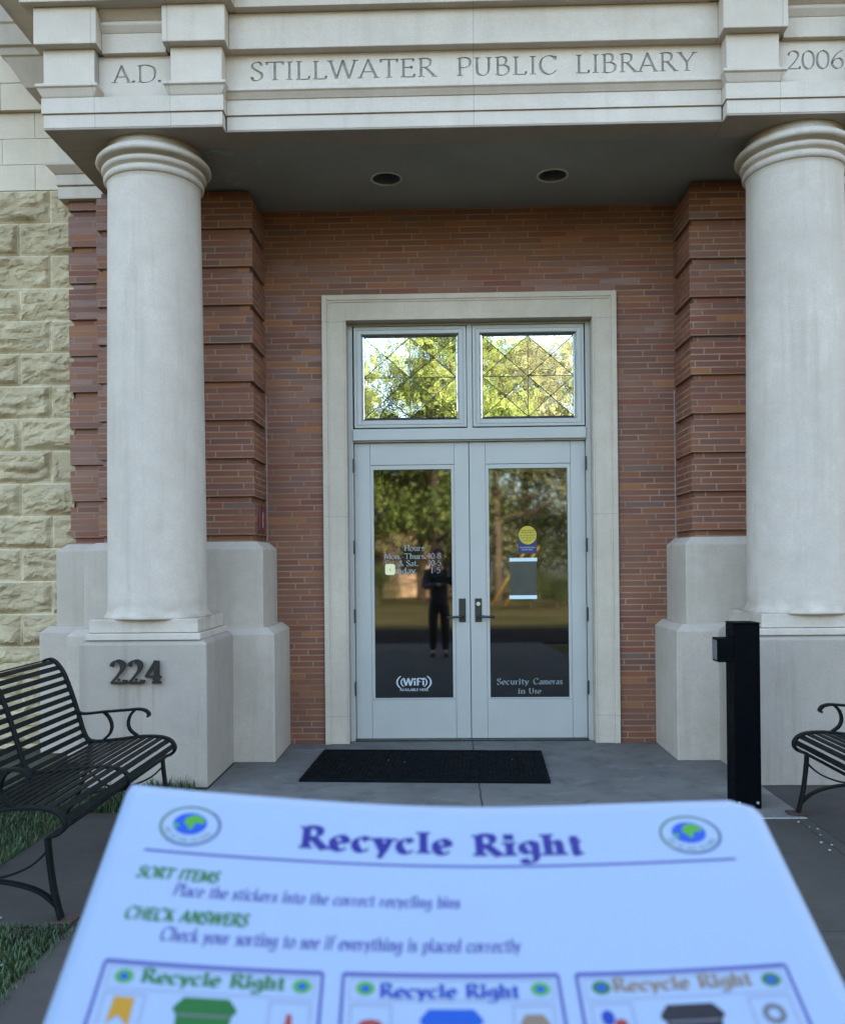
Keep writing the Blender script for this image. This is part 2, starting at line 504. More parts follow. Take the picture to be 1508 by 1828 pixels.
# ------------------------------------------------------------------ materials
LIME = (0.56, 0.505, 0.42)
m_ent = stone('entablature limestone', (0.575, 0.49, 0.405), xj=(-2.73 + 0.33, -1.915, 0.008, 1.915, 2.40), streak=0.25)
m_lime = stone('pier limestone', (0.445, 0.372, 0.298), streak=0.25)
m_col = stone('column limestone', (0.485, 0.412, 0.34), streak=0.38, grain=1.0, brown=(1.0, 1.1))
m_sur = stone('door surround limestone', (0.515, 0.432, 0.335), zj=(0.217, 1.79, 3.325), streak=0.15)
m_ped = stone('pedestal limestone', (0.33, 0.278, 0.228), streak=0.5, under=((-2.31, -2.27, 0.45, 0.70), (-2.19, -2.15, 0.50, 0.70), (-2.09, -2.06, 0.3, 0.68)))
m_engrave = plain('engraved letter dirt and shade', (0.23, 0.205, 0.17), 0.95, var=0.25, sc=30)  # inlay colour holds grime plus the shade inside the cuts
m_brick = brick('roman brick')
m_soff = NT('soffit plaster')
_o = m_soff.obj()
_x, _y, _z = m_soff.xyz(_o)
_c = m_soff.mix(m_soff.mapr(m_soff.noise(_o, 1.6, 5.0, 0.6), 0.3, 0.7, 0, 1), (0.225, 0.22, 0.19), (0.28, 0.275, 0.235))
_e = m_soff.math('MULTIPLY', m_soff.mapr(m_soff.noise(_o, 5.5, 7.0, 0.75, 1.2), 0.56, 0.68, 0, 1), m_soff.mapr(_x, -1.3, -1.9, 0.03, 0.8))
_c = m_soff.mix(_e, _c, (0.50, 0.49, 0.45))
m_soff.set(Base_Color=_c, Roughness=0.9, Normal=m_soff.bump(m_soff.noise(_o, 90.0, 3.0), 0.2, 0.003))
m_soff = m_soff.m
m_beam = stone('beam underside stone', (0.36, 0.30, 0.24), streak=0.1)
m_paint = plain('blue grey door paint', (0.350, 0.335, 0.298), 0.42, var=0.04, sc=2.5, bump=0.06)
m_paint2 = plain('blue grey frame paint', (0.352, 0.338, 0.298), 0.45, var=0.05, sc=2.5, bump=0.06)
m_gap = plain('dark gasket', (0.03, 0.03, 0.03), 0.8)
m_bronze = plain('dark bronze hardware', (0.05, 0.047, 0.043), 0.35, metal=0.7, var=0.2)
m_steel = plain('bright lock cylinder', (0.75, 0.74, 0.7), 0.3, metal=0.8)
m_glass = glassmat('door glass', 0.125, (0.14, 0.15, 0.145), rough=0.03)
m_lead = plain('lead came', (0.05, 0.052, 0.047), 0.6, metal=0.0, spec=0.2)
m_tglass = glassmat('bevelled leaded glass', 0.58, (0.45, 0.47, 0.43), ripple=0.035, rough=0.012)
m_vinyl = plain('white vinyl', (0.36, 0.39, 0.40), 0.6, var=0.03)
m_black = plain('black powder coat', (0.0015, 0.002, 0.003), 0.5, spec=0.03, var=0.3, sc=14, bump=0.05)
m_bench = plain('black bench paint', (0.0035, 0.005, 0.005), 0.5, spec=0.12, var=0.4, sc=20, bump=0.1)
m_rust = plain('rusty foot', (0.040, 0.017, 0.010), 0.9, var=0.6, sc=40, bump=0.3)
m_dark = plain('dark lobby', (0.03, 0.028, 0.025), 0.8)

# ------------------------------------------------------------------ ground
def concrete(name, col, xl=(), yl=(), jw=0.006, stain=0.5):
    t = NT(name)
    o = t.obj()
    x, y, z = t.xyz(o)
    c = t.mix(t.mapr(t.noise(o, 0.9, 5.0, 0.62), 0.3, 0.7, 0, 1), tuple(v * 0.72 for v in col), tuple(v * 1.2 for v in col))
    c = t.mix(t.mapr(t.noise(o, 4.5, 6.0, 0.7, 0.6), 0.5, 0.72, 0, stain), c, tuple(v * 0.5 for v in col))
    c = t.mix(t.mapr(t.noise(t.scale(o, (1.2, 3.0, 1)), 2.2, 5.0, 0.7, 0.8), 0.56, 0.75, 0, stain), c, tuple(v * 1.55 for v in col))
    fine = t.noise(o, 220.0, 2.0, 0.7)
    c = t.mix(t.mapr(fine, 0.35, 0.7, 0, 0.4), c, tuple(v * 0.45 for v in col))
    j = None
    wob = t.math('MULTIPLY', t.math('SUBTRACT', t.noise(o, 9.0, 3.0), 0.5), 0.02)
    for ax, lst in ((x, xl), (y, yl)):
        for v in lst:
            q = t.math('LESS_THAN', t.math('ABSOLUTE', t.math('SUBTRACT', t.math('ADD', ax, wob), v)), jw)
            j = q if j is None else t.math('MAXIMUM', j, q)
    h = t.math('MULTIPLY', fine, 0.4)
    if j is not None:
        c = t.mix(t.math('MULTIPLY', j, 0.85), c, (0.025, 0.024, 0.02))
        h = t.math('SUBTRACT', h, t.math('MULTIPLY', j, 1.6))
    t.set(Base_Color=c, Roughness=t.mapr(t.noise(o, 5.0, 3.0), 0.3, 0.7, 0.7, 0.95), Normal=t.bump(h, 0.5, 0.004))
    t.b.inputs['Specular IOR Level'].default_value = 0.25
    return t.m
def sheet(name, polys, z, m, kind='structure', label=None):
    mb = MB()
    for p in polys:
        mb.add([(x, y, z) for x, y in p], [tuple(range(len(p)))])
    o = mb.build(name, m)
    o['kind'] = kind
    if label: o['label'] = label
    return o
def rect(x0, x1, y0, y1):
    return [(x0, y0), (x1, y0), (x1, y1), (x0, y1)]
m_lawn = NT('lawn soil and turf')
_o = m_lawn.obj()
m_lawn.set(Base_Color=m_lawn.mix(m_lawn.mapr(m_lawn.noise(_o, 1.5, 6.0, 0.7), 0.35, 0.65, 0, 1), (0.016, 0.025, 0.006), (0.05, 0.045, 0.016)), Roughness=0.95,
           Normal=m_lawn.bump(m_lawn.noise(_o, 60.0, 3.0), 0.8, 0.02))
m_lawn = m_lawn.m
m_dry = NT('patchy dry turf')
_o = m_dry.obj()
_c = m_dry.mix(m_dry.mapr(m_dry.noise(m_dry.scale(_o, (1, 2.5, 1)), 0.22, 5.0, 0.7), 0.38, 0.62, 0, 1), (0.040, 0.048, 0.014), (0.120, 0.088, 0.042))
_c = m_dry.mix(m_dry.mapr(m_dry.noise(_o, 2.5, 4.0, 0.7), 0.4, 0.7, 0, 0.5), _c, (0.035, 0.035, 0.014))
m_dry.set(Base_Color=_c, Roughness=1.0)
m_dry.b.inputs['Specular IOR Level'].default_value = 0.05
m_dry = m_dry.m
m_walk = concrete('walkway concrete', (0.058, 0.049, 0.040), xl=(-1.70, 1.70, 0.0), yl=(-3.68, -5.2, -6.7, -8.2), stain=0.35)
m_porch = concrete('porch concrete', (0.145, 0.132, 0.115), xl=(0.0,), yl=(), stain=0.9)
m_pad = concrete('bench pad concrete', (0.054, 0.045, 0.037), stain=0.35)
sheet('ground', [rect(-400, 400, -400, 300)], -0.03, m_dry, label='dry lawn reaching to the horizon')
sheet('walkway', [rect(-1.70, 1.77, -9.3, -2.186), rect(-1.70, 1.70, -10.5, -9.3)], 0.0, m_walk, label='dark grey concrete walkway leading to the doors')
sheet('porch_floor', [rect(-1.72, 1.77, -2.18, 0.3)], 0.0, m_porch, label='lighter grey concrete porch floor in front of the doors')
tag(MB().box(-2.33, -1.706, -3.64, -2.05, -0.03, 0.0).build('bench_pad', m_pad), 'concrete pad under the bench by the lawn', kind='structure')
tag(MB().box(1.776, 6.0, -4.4, -0.3, -0.03, -0.002).build('bench_pad', m_pad), 'concrete paving under the bench beside the black post', kind='structure')
mb = MB()
mb.box(-14, -2.336, -9.3, -0.2, -0.03, -0.006)
mb.box(-2.336, -1.706, -9.3, -3.646, -0.03, -0.006)
mb.box(-2.336, -1.726, -2.044, -0.2, -0.03, -0.006)
tag(mb.build('lawn', m_lawn), 'dark shaded lawn beside the walkway', kind='structure')
tag(MB().box(6.006, 30, -9.3, -0.2, -0.03, -0.006).build('lawn', m_lawn), 'lawn beyond the paving at the right', kind='structure')
sheet('driveway', [rect(-60, 60, -15.5, -10.5)], -0.004, plain('dark asphalt', (0.028, 0.027, 0.026), 1.0, var=0.25, sc=1.5, spec=0.0), label='dark asphalt drive across the front of the library')
# joint of pale grout between porch and walkway
tag(MB().box(1.25, 1.77, -2.194, -2.178, -0.02, 0.0015).build('slab_joint', plain('pale grout', (0.32, 0.31, 0.29), 0.9, var=0.3, sc=50)), 'pale worn joint between the porch and walkway slabs', kind='structure')

# ------------------------------------------------------------------ the library building
LIB = tag(empty('library_building'), 'public library entrance with limestone columns, engraved entablature, red brick recess and grey double doors', 'building')
H0, MOD = 0.04735, 0.2841
# brick recess wall, left / right of and above the door
mb = MB()
mb.box(-1.72, -1.10, -0.134, 0.25, 0, 4.26)
mb.box(1.10, 1.72, -0.134, 0.25, 0, 4.26)
mb.box(-1.10, 1.10, -0.134, 0.25, 3.48, 4.26)
mb.build('brick_wall', m_brick, LIB)
# rusticated brick pilasters and outer piers
def rustic(x0, x1, y0, y1, name, zt=4.22, yb=0.0):
    g = 0.028
    prof = [(1.55, -g, -g, -g)]
    zb = 1.642
    prof.append((zb, -g, -g, -g))
    while zb < zt - 0.05:
        top = min(zb + MOD - H0, zt)
        prof.append((zb, 0, 0, 0))
        prof.append((top, 0, 0, 0))
        if top >= zt - 1e-6:
            break
        prof.append((top, -g, -g, -g))
        zb += MOD
        prof.append((zb, -g, -g, -g))
    return MB().stack(x0, x1, y0, y1, prof).build(name, m_brick, LIB, 0.003, 1)
rustic(-2.767, -1.604, -0.59, 0.0, 'brick_pilaster')
rustic(1.604, 2.767, -0.59, 0.0, 'brick_pilaster')
rustic(-3.116, -2.70, -0.26, 0.1, 'brick_pier', 4.27)
rustic(2.70, 3.116, -0.26, 0.1, 'brick_pier', 4.27)
def base(x0, x1, y0, name, sl=1, sr=1, y1=-0.1):
    pr = []
    for z, ox, oy in ((0, .171, .183), (.919, .171, .183), (.965, .115, .135), (.966, .076, .093), (1.538, .076, .093), (1.592, .014, .02)):
        pr.append((z, ox * sl, ox * sr, oy))
    return MB().stack(x0, x1, y0, y1, pr).build(name, m_lime, LIB, 0.006, 2)
base(-2.767, -1.604, -0.59, 'pilaster_base', y1=-0.13)
base(1.604, 2.767, -0.59, 'pilaster_base', y1=-0.13)
base(-3.116, -2.90, -0.26, 'pier_base', 1, 0, y1=0.05)
base(2.90, 3.116, -0.26, 'pier_base', 0, 1, y1=0.05)
# sealant bead up the inner corners of the recess
for sx in (-1, 1):
    MB().box(sx * 1.602 - 0.006 if sx < 0 else 1.597, sx * 1.602 + 0.005 if sx < 0 else 1.602 + 0.006, -0.139, -0.134, 1.55, 2.75).build('sealant_bead', plain('pale sealant', (0.24, 0.19, 0.165), 0.8), LIB)
# columns on pedestals
for sx in (-1, 1):
    cx, cy = sx * 2.143, -1.156
    prof = [(0.352, 1.075), (0.352, 1.09), (0.334, 1.105), (0.3265, 1.13), (0.3225, 1.17)]
    for k in range(1, 13):
        u = k / 12
        prof.append((0.3225 - 0.0205 * u ** 1.5, 1.17 + (3.93 - 1.17) * u))
    prof += [(0.303, 3.955), (0.312, 3.968)]
    c = MB().lathe(cx, cy, prof, 96).build('column', m_col, LIB)
    cap = [(0.305, 3.962), (0.318, 3.966), (0.326, 3.978), (0.328, 3.992), (0.322, 4.004), (0.310, 4.012), (0.310, 4.022), (0.330, 4.026), (0.339, 4.038), (0.340, 4.052),
           (0.332, 4.063), (0.312, 4.068), (0.318, 4.076), (0.350, 4.079), (0.368, 4.085), (0.376, 4.097), (0.373, 4.112), (0.358, 4.130), (0.338, 4.146), (0.318, 4.156), (0.31, 4.16), (0.31, 4.215)]
    MB().lathe(cx, cy, cap, 96).build('capital', m_col, c)
    mb = MB()
    mb.box(cx - .352, cx + .352, cy - .300, cy + .352, 0.990, 1.078)
    mb.box(cx - .374, cx + .374, cy - .322, cy + .374, 0.944, 0.988)
    mb.build('plinth', m_col, c, 0.006, 2)
    mb = MB()
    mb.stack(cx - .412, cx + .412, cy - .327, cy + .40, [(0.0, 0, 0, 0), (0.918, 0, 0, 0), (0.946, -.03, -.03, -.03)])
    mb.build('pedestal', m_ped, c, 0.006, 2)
# soffit with two holes for the downlights
def soffit():
    bm = bmesh.new()
    edges = []
    z = 4.212
    def loop(pts):
        vs = [bm.verts.new((x, y, z)) for x, y in pts]
        for i in range(len(vs)):
            edges.append(bm.edges.new((vs[i], vs[(i + 1) % len(vs)])))
    loop([(-2.45, -1.236), (2.45, -1.236), (2.45, -0.1), (-2.45, -0.1)])
    for lx in (-0.6, 0.6):
        loop([(lx + 0.1 * math.cos(2 * PI * k / 40), -0.695 + 0.1 * math.sin(2 * PI * k / 40)) for k in range(40)])
    bmesh.ops.triangle_fill(bm, use_beauty=True, edges=edges)
    bad = [f for f in bm.faces if any((f.calc_center_median() - Vector((lx, -0.695, z))).length < 0.099 for lx in (-0.6, 0.6))]
    bmesh.ops.delete(bm, geom=bad, context='FACES_ONLY')
    for f in bm.faces:
        if f.normal.z > 0:
            f.normal_flip()
    me = bpy.data.meshes.new('soffit')
    bm.to_mesh(me)
    bm.free()
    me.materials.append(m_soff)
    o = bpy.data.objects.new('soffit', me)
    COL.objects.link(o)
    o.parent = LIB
    return o
sof = soffit()
m_can = plain('dark reflector', (0.13, 0.13, 0.13), 0.4, metal=0.3)
m_ring = plain('pale trim ring', (0.48, 0.44, 0.37), 0.5)
for lx in (-0.6, 0.6):
    mb = MB()
    mb.lathe(lx, -0.695, [(0.1, 4.212), (0.096, 4.30), (0.07, 4.36), (0.002, 4.365)], 40, 0, False)
    mb.lathe(lx, -0.695, [(0.028, 4.33), (0.034, 4.30), (0.028, 4.275), (0.002, 4.268)], 20, 0, False)
    d = mb.build('downlight', m_can, sof)
    MB().lathe(lx, -0.695, [(0.1, 4.214), (0.1, 4.206), (0.116, 4.206), (0.116, 4.2125), (0.1, 4.214)], 40, 0, False).build('trim_ring', m_ring, d)

# entablature: layers over two projecting end blocks and a set-back centre
def engraved(name, box, lines, parent, depth=0.012):
    """a stone panel with letters really cut into it; the dark inlay (dirt plus painted shade) on the bottom of the cuts is a child"""
    x0, x1, y0, y1, z0, z1 = box
    p = MB().box(*box).build(name, m_ent, parent)
    cu = MB()
    for (txt, a, b, c, d, wt, sf, tr) in lines:
        text_solid(cu, txt, a, b, c, d, y0 - 0.02, y0 + depth, wt, sf, tr, 0, 0.0007)
    cut = cu.build('cutter', m_ent)
    md = p.modifiers.new('cut', 'BOOLEAN')
    md.operation = 'DIFFERENCE'
    md.object = cut
    md.solver = 'EXACT'
    md.use_self = True
    dg = bpy.context.evaluated_depsgraph_get()
    me = bpy.data.meshes.new_from_object(p.evaluated_get(dg))
    p.modifiers.clear()
    p.data = me
    bpy.data.objects.remove(cut)
    for (txt, a, b, c, d, wt, sf, tr) in lines:
        fl = MB()
        text_solid(fl, txt, a, b, c, d, y0 + depth - 0.003, y0 + depth + 0.004, wt * 0.98, sf, tr, 0, 0.0003)
        fl.build('engraved_lettering', m_engrave, p)
    return p
ENT = empty('entablature')
ENT.parent = LIB
YB = -0.30
for sx in (-1, 1):
    a, b = (-2.73, -1.586) if sx < 0 else (1.586, 2.73)
    mb = MB()
    mb.box(a, b, -1.530, YB, 4.215, 4.299)
    mb.box(a - .010, b + .010, -1.542, YB, 4.303, 4.401)
    mb.box(a + .004, b - .004, -1.526, YB, 4.299, 4.303)
    mb.build('fascia', m_ent, ENT, 0.004, 2)
mb = MB()
mb.box(-1.576, 1.576, -1.453, -1.237, 4.215, 4.301)
mb.box(-1.574, 1.574, -1.449, -1.237, 4.301, 4.305)
mb.box(-1.574, 1.574, -1.465, -1.237, 4.305, 4.402)
mb.build('fascia', m_ent, ENT, 0.004, 2)
mb = MB()
for sx in (-1, 1):
    a, b = (-2.73, -1.586) if sx < 0 else (1.586, 2.73)
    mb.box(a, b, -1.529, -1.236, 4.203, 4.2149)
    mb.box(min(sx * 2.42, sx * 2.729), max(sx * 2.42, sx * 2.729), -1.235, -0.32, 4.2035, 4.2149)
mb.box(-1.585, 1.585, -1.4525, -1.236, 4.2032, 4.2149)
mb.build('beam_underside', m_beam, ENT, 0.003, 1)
# taenia moulding with its sloping underside
def taenia(mb, x0, x1, yf, z0, z1, ox, p=0.06):
    pr = [(z0, 0, 0, 0.006), (z0 + 0.008, 0.004, 0.004, 0.012), (z1 - 0.03, ox * .8, ox * .8, p * .72), (z1 - 0.022, ox, ox, p), (z1 - 0.006, ox, ox, p), (z1, ox * .7, ox * .7, p * .7)]
    mb.stack(x0, x1, yf, YB, pr)
mb = MB()
taenia(mb, -1.58, 1.58, -1.465, 4.402, 4.464, 0.0, 0.045)
mb.build('taenia_moulding', m_ent, ENT, 0.002, 1)
for a, b in ((-2.73, -2.40), (-1.915, -1.586), (1.586, 1.915), (2.40, 2.73)):
    mb = MB()
    taenia(mb, a, b, -1.536, 4.401, 4.480, 0.034, 0.045)
    mb.build('taenia_moulding', m_ent, ENT, 0.002, 1)
# frieze: posts, recessed end panels, the long centre panel
for a, b in ((-2.73, -2.40), (-1.915, -1.586), (1.586, 1.915), (2.40, 2.73)):
    mb = MB()
    mb.box(a, b, -1.53, YB, 4.480, 4.716)
    mb.box(a - .035, b + .035, -1.592, YB, 4.716, 4.950)
    mb.build('frieze_block', m_ent, ENT, 0.006, 2)
LW, LS, LT = 0.122, 0.13, 0.10
engraved('frieze_panel', (-1.585, 1.585, -1.42, -1.25, 4.464, 4.716),
         [('STILLWATER', -1.428, -0.236, 4.549, 4.668, LW, LS, LT), ('PUBLIC', -0.098, 0.550, 4.549, 4.666, LW, LS, LT), ('LIBRARY', 0.664, 1.424, 4.549, 4.668, LW, LS, LT)], ENT)
engraved('frieze_panel', (-2.399, -1.916, -1.462, -1.25, 4.402, 4.700), [('A.D.', -2.308, -1.985, 4.532, 4.642, LW, LS, 0.02)], ENT)
engraved('frieze_panel', (1.916, 2.399, -1.462, -1.25, 4.402, 4.700), [('2006', 1.985, 2.345, 4.520, 4.636, LW, LS, 0.02)], ENT)
# bed mouldings above the panels
MB().box(-1.55, 1.55, -1.488, YB, 4.7165, 4.944).build('bed_moulding', m_ent, ENT, 0.003, 1)
for sx in (-1, 1):
    mb = MB()
    a, b = (-2.364, -1.951) if sx < 0 else (1.951, 2.364)
    mb.box(a, b, -1.502, YB, 4.7005, 4.826)
    mb.stack(a, b, -1.502, YB, [(4.826, 0, 0, 0), (4.862, 0, 0, .030), (4.872, 0, 0, .034), (4.878, 0, 0, .034)])
    mb.box(a, b, -1.512, YB, 4.878, 4.900)
    mb.stack(a, b, -1.512, YB, [(4.900, 0, 0, 0), (4.938, 0, 0, .045), (4.950, 0, 0, .05)])
    mb.build('bed_moulding', m_ent, ENT, 0.003, 1)
# cornice
mb = MB()
mb.stack(-1.50, 1.50, -1.553, YB, [(4.9445, 0, 0, 0), (5.08, 0, 0, 0), (5.085, 0, 0, .02), (5.10, 0, 0, .02), (5.16, 0, 0, .10), (5.22, 0, 0, .30), (5.225, 0, 0, .34), (5.42, 0, 0, .34), (5.50, 0, 0, .46), (5.56, 0, 0, .46)])
for sx in (-1, 1):
    a, b = (-2.83, -1.501) if sx < 0 else (1.501, 2.83)
    l, r = (1, .0) if sx < 0 else (.0, 1)
    pr = [(4.9505, 0, 0), (5.08, 0, 0), (5.085, .02, .02), (5.10, .02, .02), (5.16, .10, .10), (5.22, .30, .30), (5.225, .34, .34), (5.42, .34, .34), (5.50, .46, .46), (5.56, .46, .46)]
    mb.stack(a, b, -1.645, YB, [(z, o * l, o * r, f) for z, o, f in pr])
mb.build('cornice', m_ent, ENT, 0.004, 2)
# outer piers: architrave, frieze, small cornice that turns the corner
for sx in (-1, 1):
    mb = MB()
    def seg(z0, z1, out, fr):
        xa, xb = sorted((sx * (3.116 + out), sx * 2.60))
        mb.box(xa, xb, -0.26 - fr, 0.14, z0, z1)
    seg(4.27, 4.362, .055, .055)
    seg(4.362, 4.372, .045, .045)
    seg(4.372, 4.455, .065, .065)
    def slope(prof):
        x0, x1 = sorted((sx * 3.116, sx * 2.60))
        l, r = (1, 0) if sx < 0 else (0, 1)
        mb.stack(x0, x1, -0.26, 0.14, [(z, o * l, o * r, o) for z, o in prof])
    slope([(4.455, .07), (4.505, .125), (4.525, .125), (4.535, .06)])
    slope([(4.535, .055), (5.04, .055)])
    slope([(5.04, .17), (5.045, .225), (5.22, .335), (5.225, .35), (5.27, .37), (5.275, .395), (5.40, .44), (5.41, .455), (5.52, .50), (5.53, .52), (5.62, .52), (5.66, .3)])
    mb.build('pier_entablature', m_ent, LIB, 0.003, 1)
# upper wall, roof and body of the building
m_tan = stone('smooth tan stone', (0.62, 0.515, 0.39), streak=0.12)
m_roof = plain('dark roof', (0.06, 0.06, 0.06), 0.8)
mb = MB()
mb.box(-3.05, 3.05, 0.16, 12, 4.30, 6.8)
mb.build('upper_wall', m_brick, LIB)
mb = MB()
mb.box(-3.3, 3.3, -0.1, 12.2, 6.805, 7.05)
mb.build('roof', m_roof, LIB)
# left and right wings: rock-faced tan blocks below, smooth courses above
m_rock = NT('rock faced tan stone')
_o = m_rock.obj()
_c = m_rock.mix(m_rock.mapr(m_rock.noise(_o, 2.0, 5.0, 0.6), 0.3, 0.7, 0, 1), (0.32, 0.245, 0.145), (0.45, 0.355, 0.215))
_c = m_rock.mix(m_rock.mapr(m_rock.noise(_o, 45.0, 3.0, 0.7), 0.35, 0.7, 0, 0.35), _c, (0.20, 0.165, 0.09))
m_rock.set(Base_Color=_c, Roughness=0.9, Normal=m_rock.bump(m_rock.noise(_o, 55.0, 4.0, 0.7), 0.5, 0.01))
m_rock.b.inputs['Specular IOR Level'].default_value = 0.2
m_rock = m_rock.m
m_mort = plain('wing mortar', (0.46, 0.375, 0.235), 0.9, var=0.15, sc=30)
def rockwall(xa, xb, parent):
    BL, BH, ZT = 0.50, 0.2565, 4.385
    mb = MB()
    nrow = 18
    for r in range(nrow):
        z1 = ZT - r * BH
        z0 = z1 - BH
        off = (-3.53 if r % 2 else -3.285) % BL
        k0 = math.floor((xa - off) / BL)
        while off + k0 * BL < xb:
            a, b = off + k0 * BL, off + (k0 + 1) * BL
            a2, b2 = max(a, xa), min(b, xb)
            if b2 - a2 > 0.03:
                n, m = max(4, int((b2 - a2) / 0.013)), 20
                seed = random.random() * 50
                tilt = random.uniform(-0.02, 0.02)
                vs = []
                for j in range(m + 1):
                    for i in range(n + 1):
                        x = a2 + (b2 - a2) * i / n
                        z = z0 + (z1 - z0) * j / m
                        e = min(x - a, b - x, z - z0, z1 - z)
                        if e < 0.0055:
                            y = -0.196
                        else:
                            rim = min(1.0, max(0.0, (e - 0.0055) / (0.03 + 0.03 * abs(noise.noise(Vector((x * 9, z * 9, seed)))))))
                            p = Vector((x * 3.2 + seed, z * 5.5, seed))
                            h = noise.fractal(p, 0.85, 2.1, 5) * 0.030 + noise.noise(Vector((x * 2.1 + seed, z * 4.1, 3))) * 0.030
                            h += abs(noise.noise(Vector((x * 5 + seed, z * 12, 9)))) * 0.036 - 0.010
                            hq = noise.noise(Vector((x * 4 + seed, z * 9, 21)))
                            h += 0.022 * round(hq * 3) / 3
                            y = -0.198 - rim ** 0.7 * max(0.004, 0.034 + h + tilt * (z - z0) / BH)
                        vs.append((x, y, z))
                fs = [(j * (n + 1) + i, j * (n + 1) + i + 1, (j + 1) * (n + 1) + i + 1, (j + 1) * (n + 1) + i) for j in range(m) for i in range(n)]
                for f in fs:
                    edge = any(vs[q][1] > -0.1965 for q in f)
                    mb.f.append(tuple(q + len(mb.v) for q in f)); mb.mi.append(1 if edge else 0); mb.sm.append(False)
                mb.v += vs
            k0 += 1
    mb.box(xa, xb, -0.17, 0.12, -0.1, ZT - 0.002, 1)
    return mb.build('rock_faced_stone', [m_rock, m_mort], parent)
def smooth_courses(xa, xb, parent):
    mb = MB()
    z, r = 4.387, 0
    hs = [0.205, 0.205, 0.205]
    for h in hs + [0.0]:
        if h == 0.0:
            break
        x = xa - (0.26 if r % 2 else 0.0)
        while x < xb:
            a, b = max(x, xa), min(x + 0.5, xb)
            if b - a > 0.02:
                mb.box(a + 0.002, b - 0.002, -0.20 - random.uniform(0, 0.003), 0.12, z + 0.002, z + h - 0.002)
            x += 0.5
        z += h
        r += 1
    zt = z
    for k in range(8):
        x = xa - (0.3 if k % 2 else 0.05)
        while x < xb:
            a, b = max(x, xa), min(x + 0.6, xb)
            if b - a > 0.02:
                mb.box(a + 0.002, b - 0.002, -0.245 - random.uniform(0, 0.004), 0.12, zt + 0.002, zt + 0.213 - 0.002)
            x += 0.6
        zt += 0.213
    mb.box(xa, xb, -0.19, 0.118, 4.388, zt)
    return mb.build('smooth_stone', m_tan, parent)
for xa, xb in ((-5.4, -3.09), (3.09, 4.4)):
    w = empty('stone_wing')
    w.parent = LIB
    rockwall(xa, xb, w)
    smooth_courses(xa, xb, w)
mb = MB()
mb.box(-14, -5.41, -0.19, 0.124, -0.1, 6.8)
mb.box(-14, -3.08, 0.125, 12, -0.1, 6.8)
mb.build('wing_wall', m_tan, LIB)
mb = MB()
mb.box(4.41, 14, -0.19, 0.124, -0.1, 6.8)
mb.box(3.08, 14, 0.125, 12, -0.1, 6.8)
mb.build('wing_wall', m_tan, LIB)
MB().box(-14.2, 14.2, -0.35, 12.2, 7.06, 7.2).build('parapet', m_tan, LIB)

# ------------------------------------------------------------------ door surround, frame, doors
mb = MB()
for sx in (-1, 1):
    a, b = sorted((sx * 0.965, sx * 1.153))
    mb.box(a, b, -0.148, -0.02, 0.0, 3.531)
    a, b = sorted((sx * 1.112, sx * 1.153))
    mb.box(a, b, -0.164, -0.148, 0.0, 3.533)
    a, b = sorted((sx * 1.098, sx * 1.112))
    mb.box(a, b, -0.156, -0.148, 0.0, 3.492)
    a, b = sorted((sx * 0.965, sx * 0.977))
    mb.box(a, b, -0.1545, -0.148, 0.0, 3.334)
mb.box(-0.965, 0.965, -0.148, -0.02, 3.334, 3.531)
mb.box(-1.112, 1.112, -0.164, -0.148, 3.492, 3.533)
mb.box(-1.098, 1.098, -0.156, -0.148, 3.476, 3.492)
mb.box(-0.977, 0.977, -0.1545, -0.148, 3.334, 3.347)
mb.build('door_surround', m_sur, LIB, 0.003, 2)
FR = MB()
FR.box(-0.964, -0.926, -0.045, 0.06, 0.0, 3.332)
FR.box(0.926, 0.964, -0.045, 0.06, 0.0, 3.332)
FR.box(-0.926, 0.926, -0.040, 0.06, 3.314, 3.332)
FR.box(-0.926, 0.926, -0.060, 0.06, 2.400, 2.490)
FR.box(-0.926, 0.926, -0.035, 0.06, 2.388, 2.400)
FR.box(-0.014, 0.028, -0.038, 0.06, 2.490, 3.314)
fr = FR.build('door_frame', m_paint2, LIB, 0.003, 2)
MB().box(-0.926, 0.926, -0.06, 0.06, 0.0005, 0.011).build('threshold', m_bronze, fr)
for sx in (-1, 1):
    for z in (0.42, 1.0, 1.55, 2.2):
        MB().box(sx * 0.924 - 0.006, sx * 0.924 + 0.006, -0.052, -0.02, z - 0.055, z + 0.055).build('hinge', m_bronze, fr)
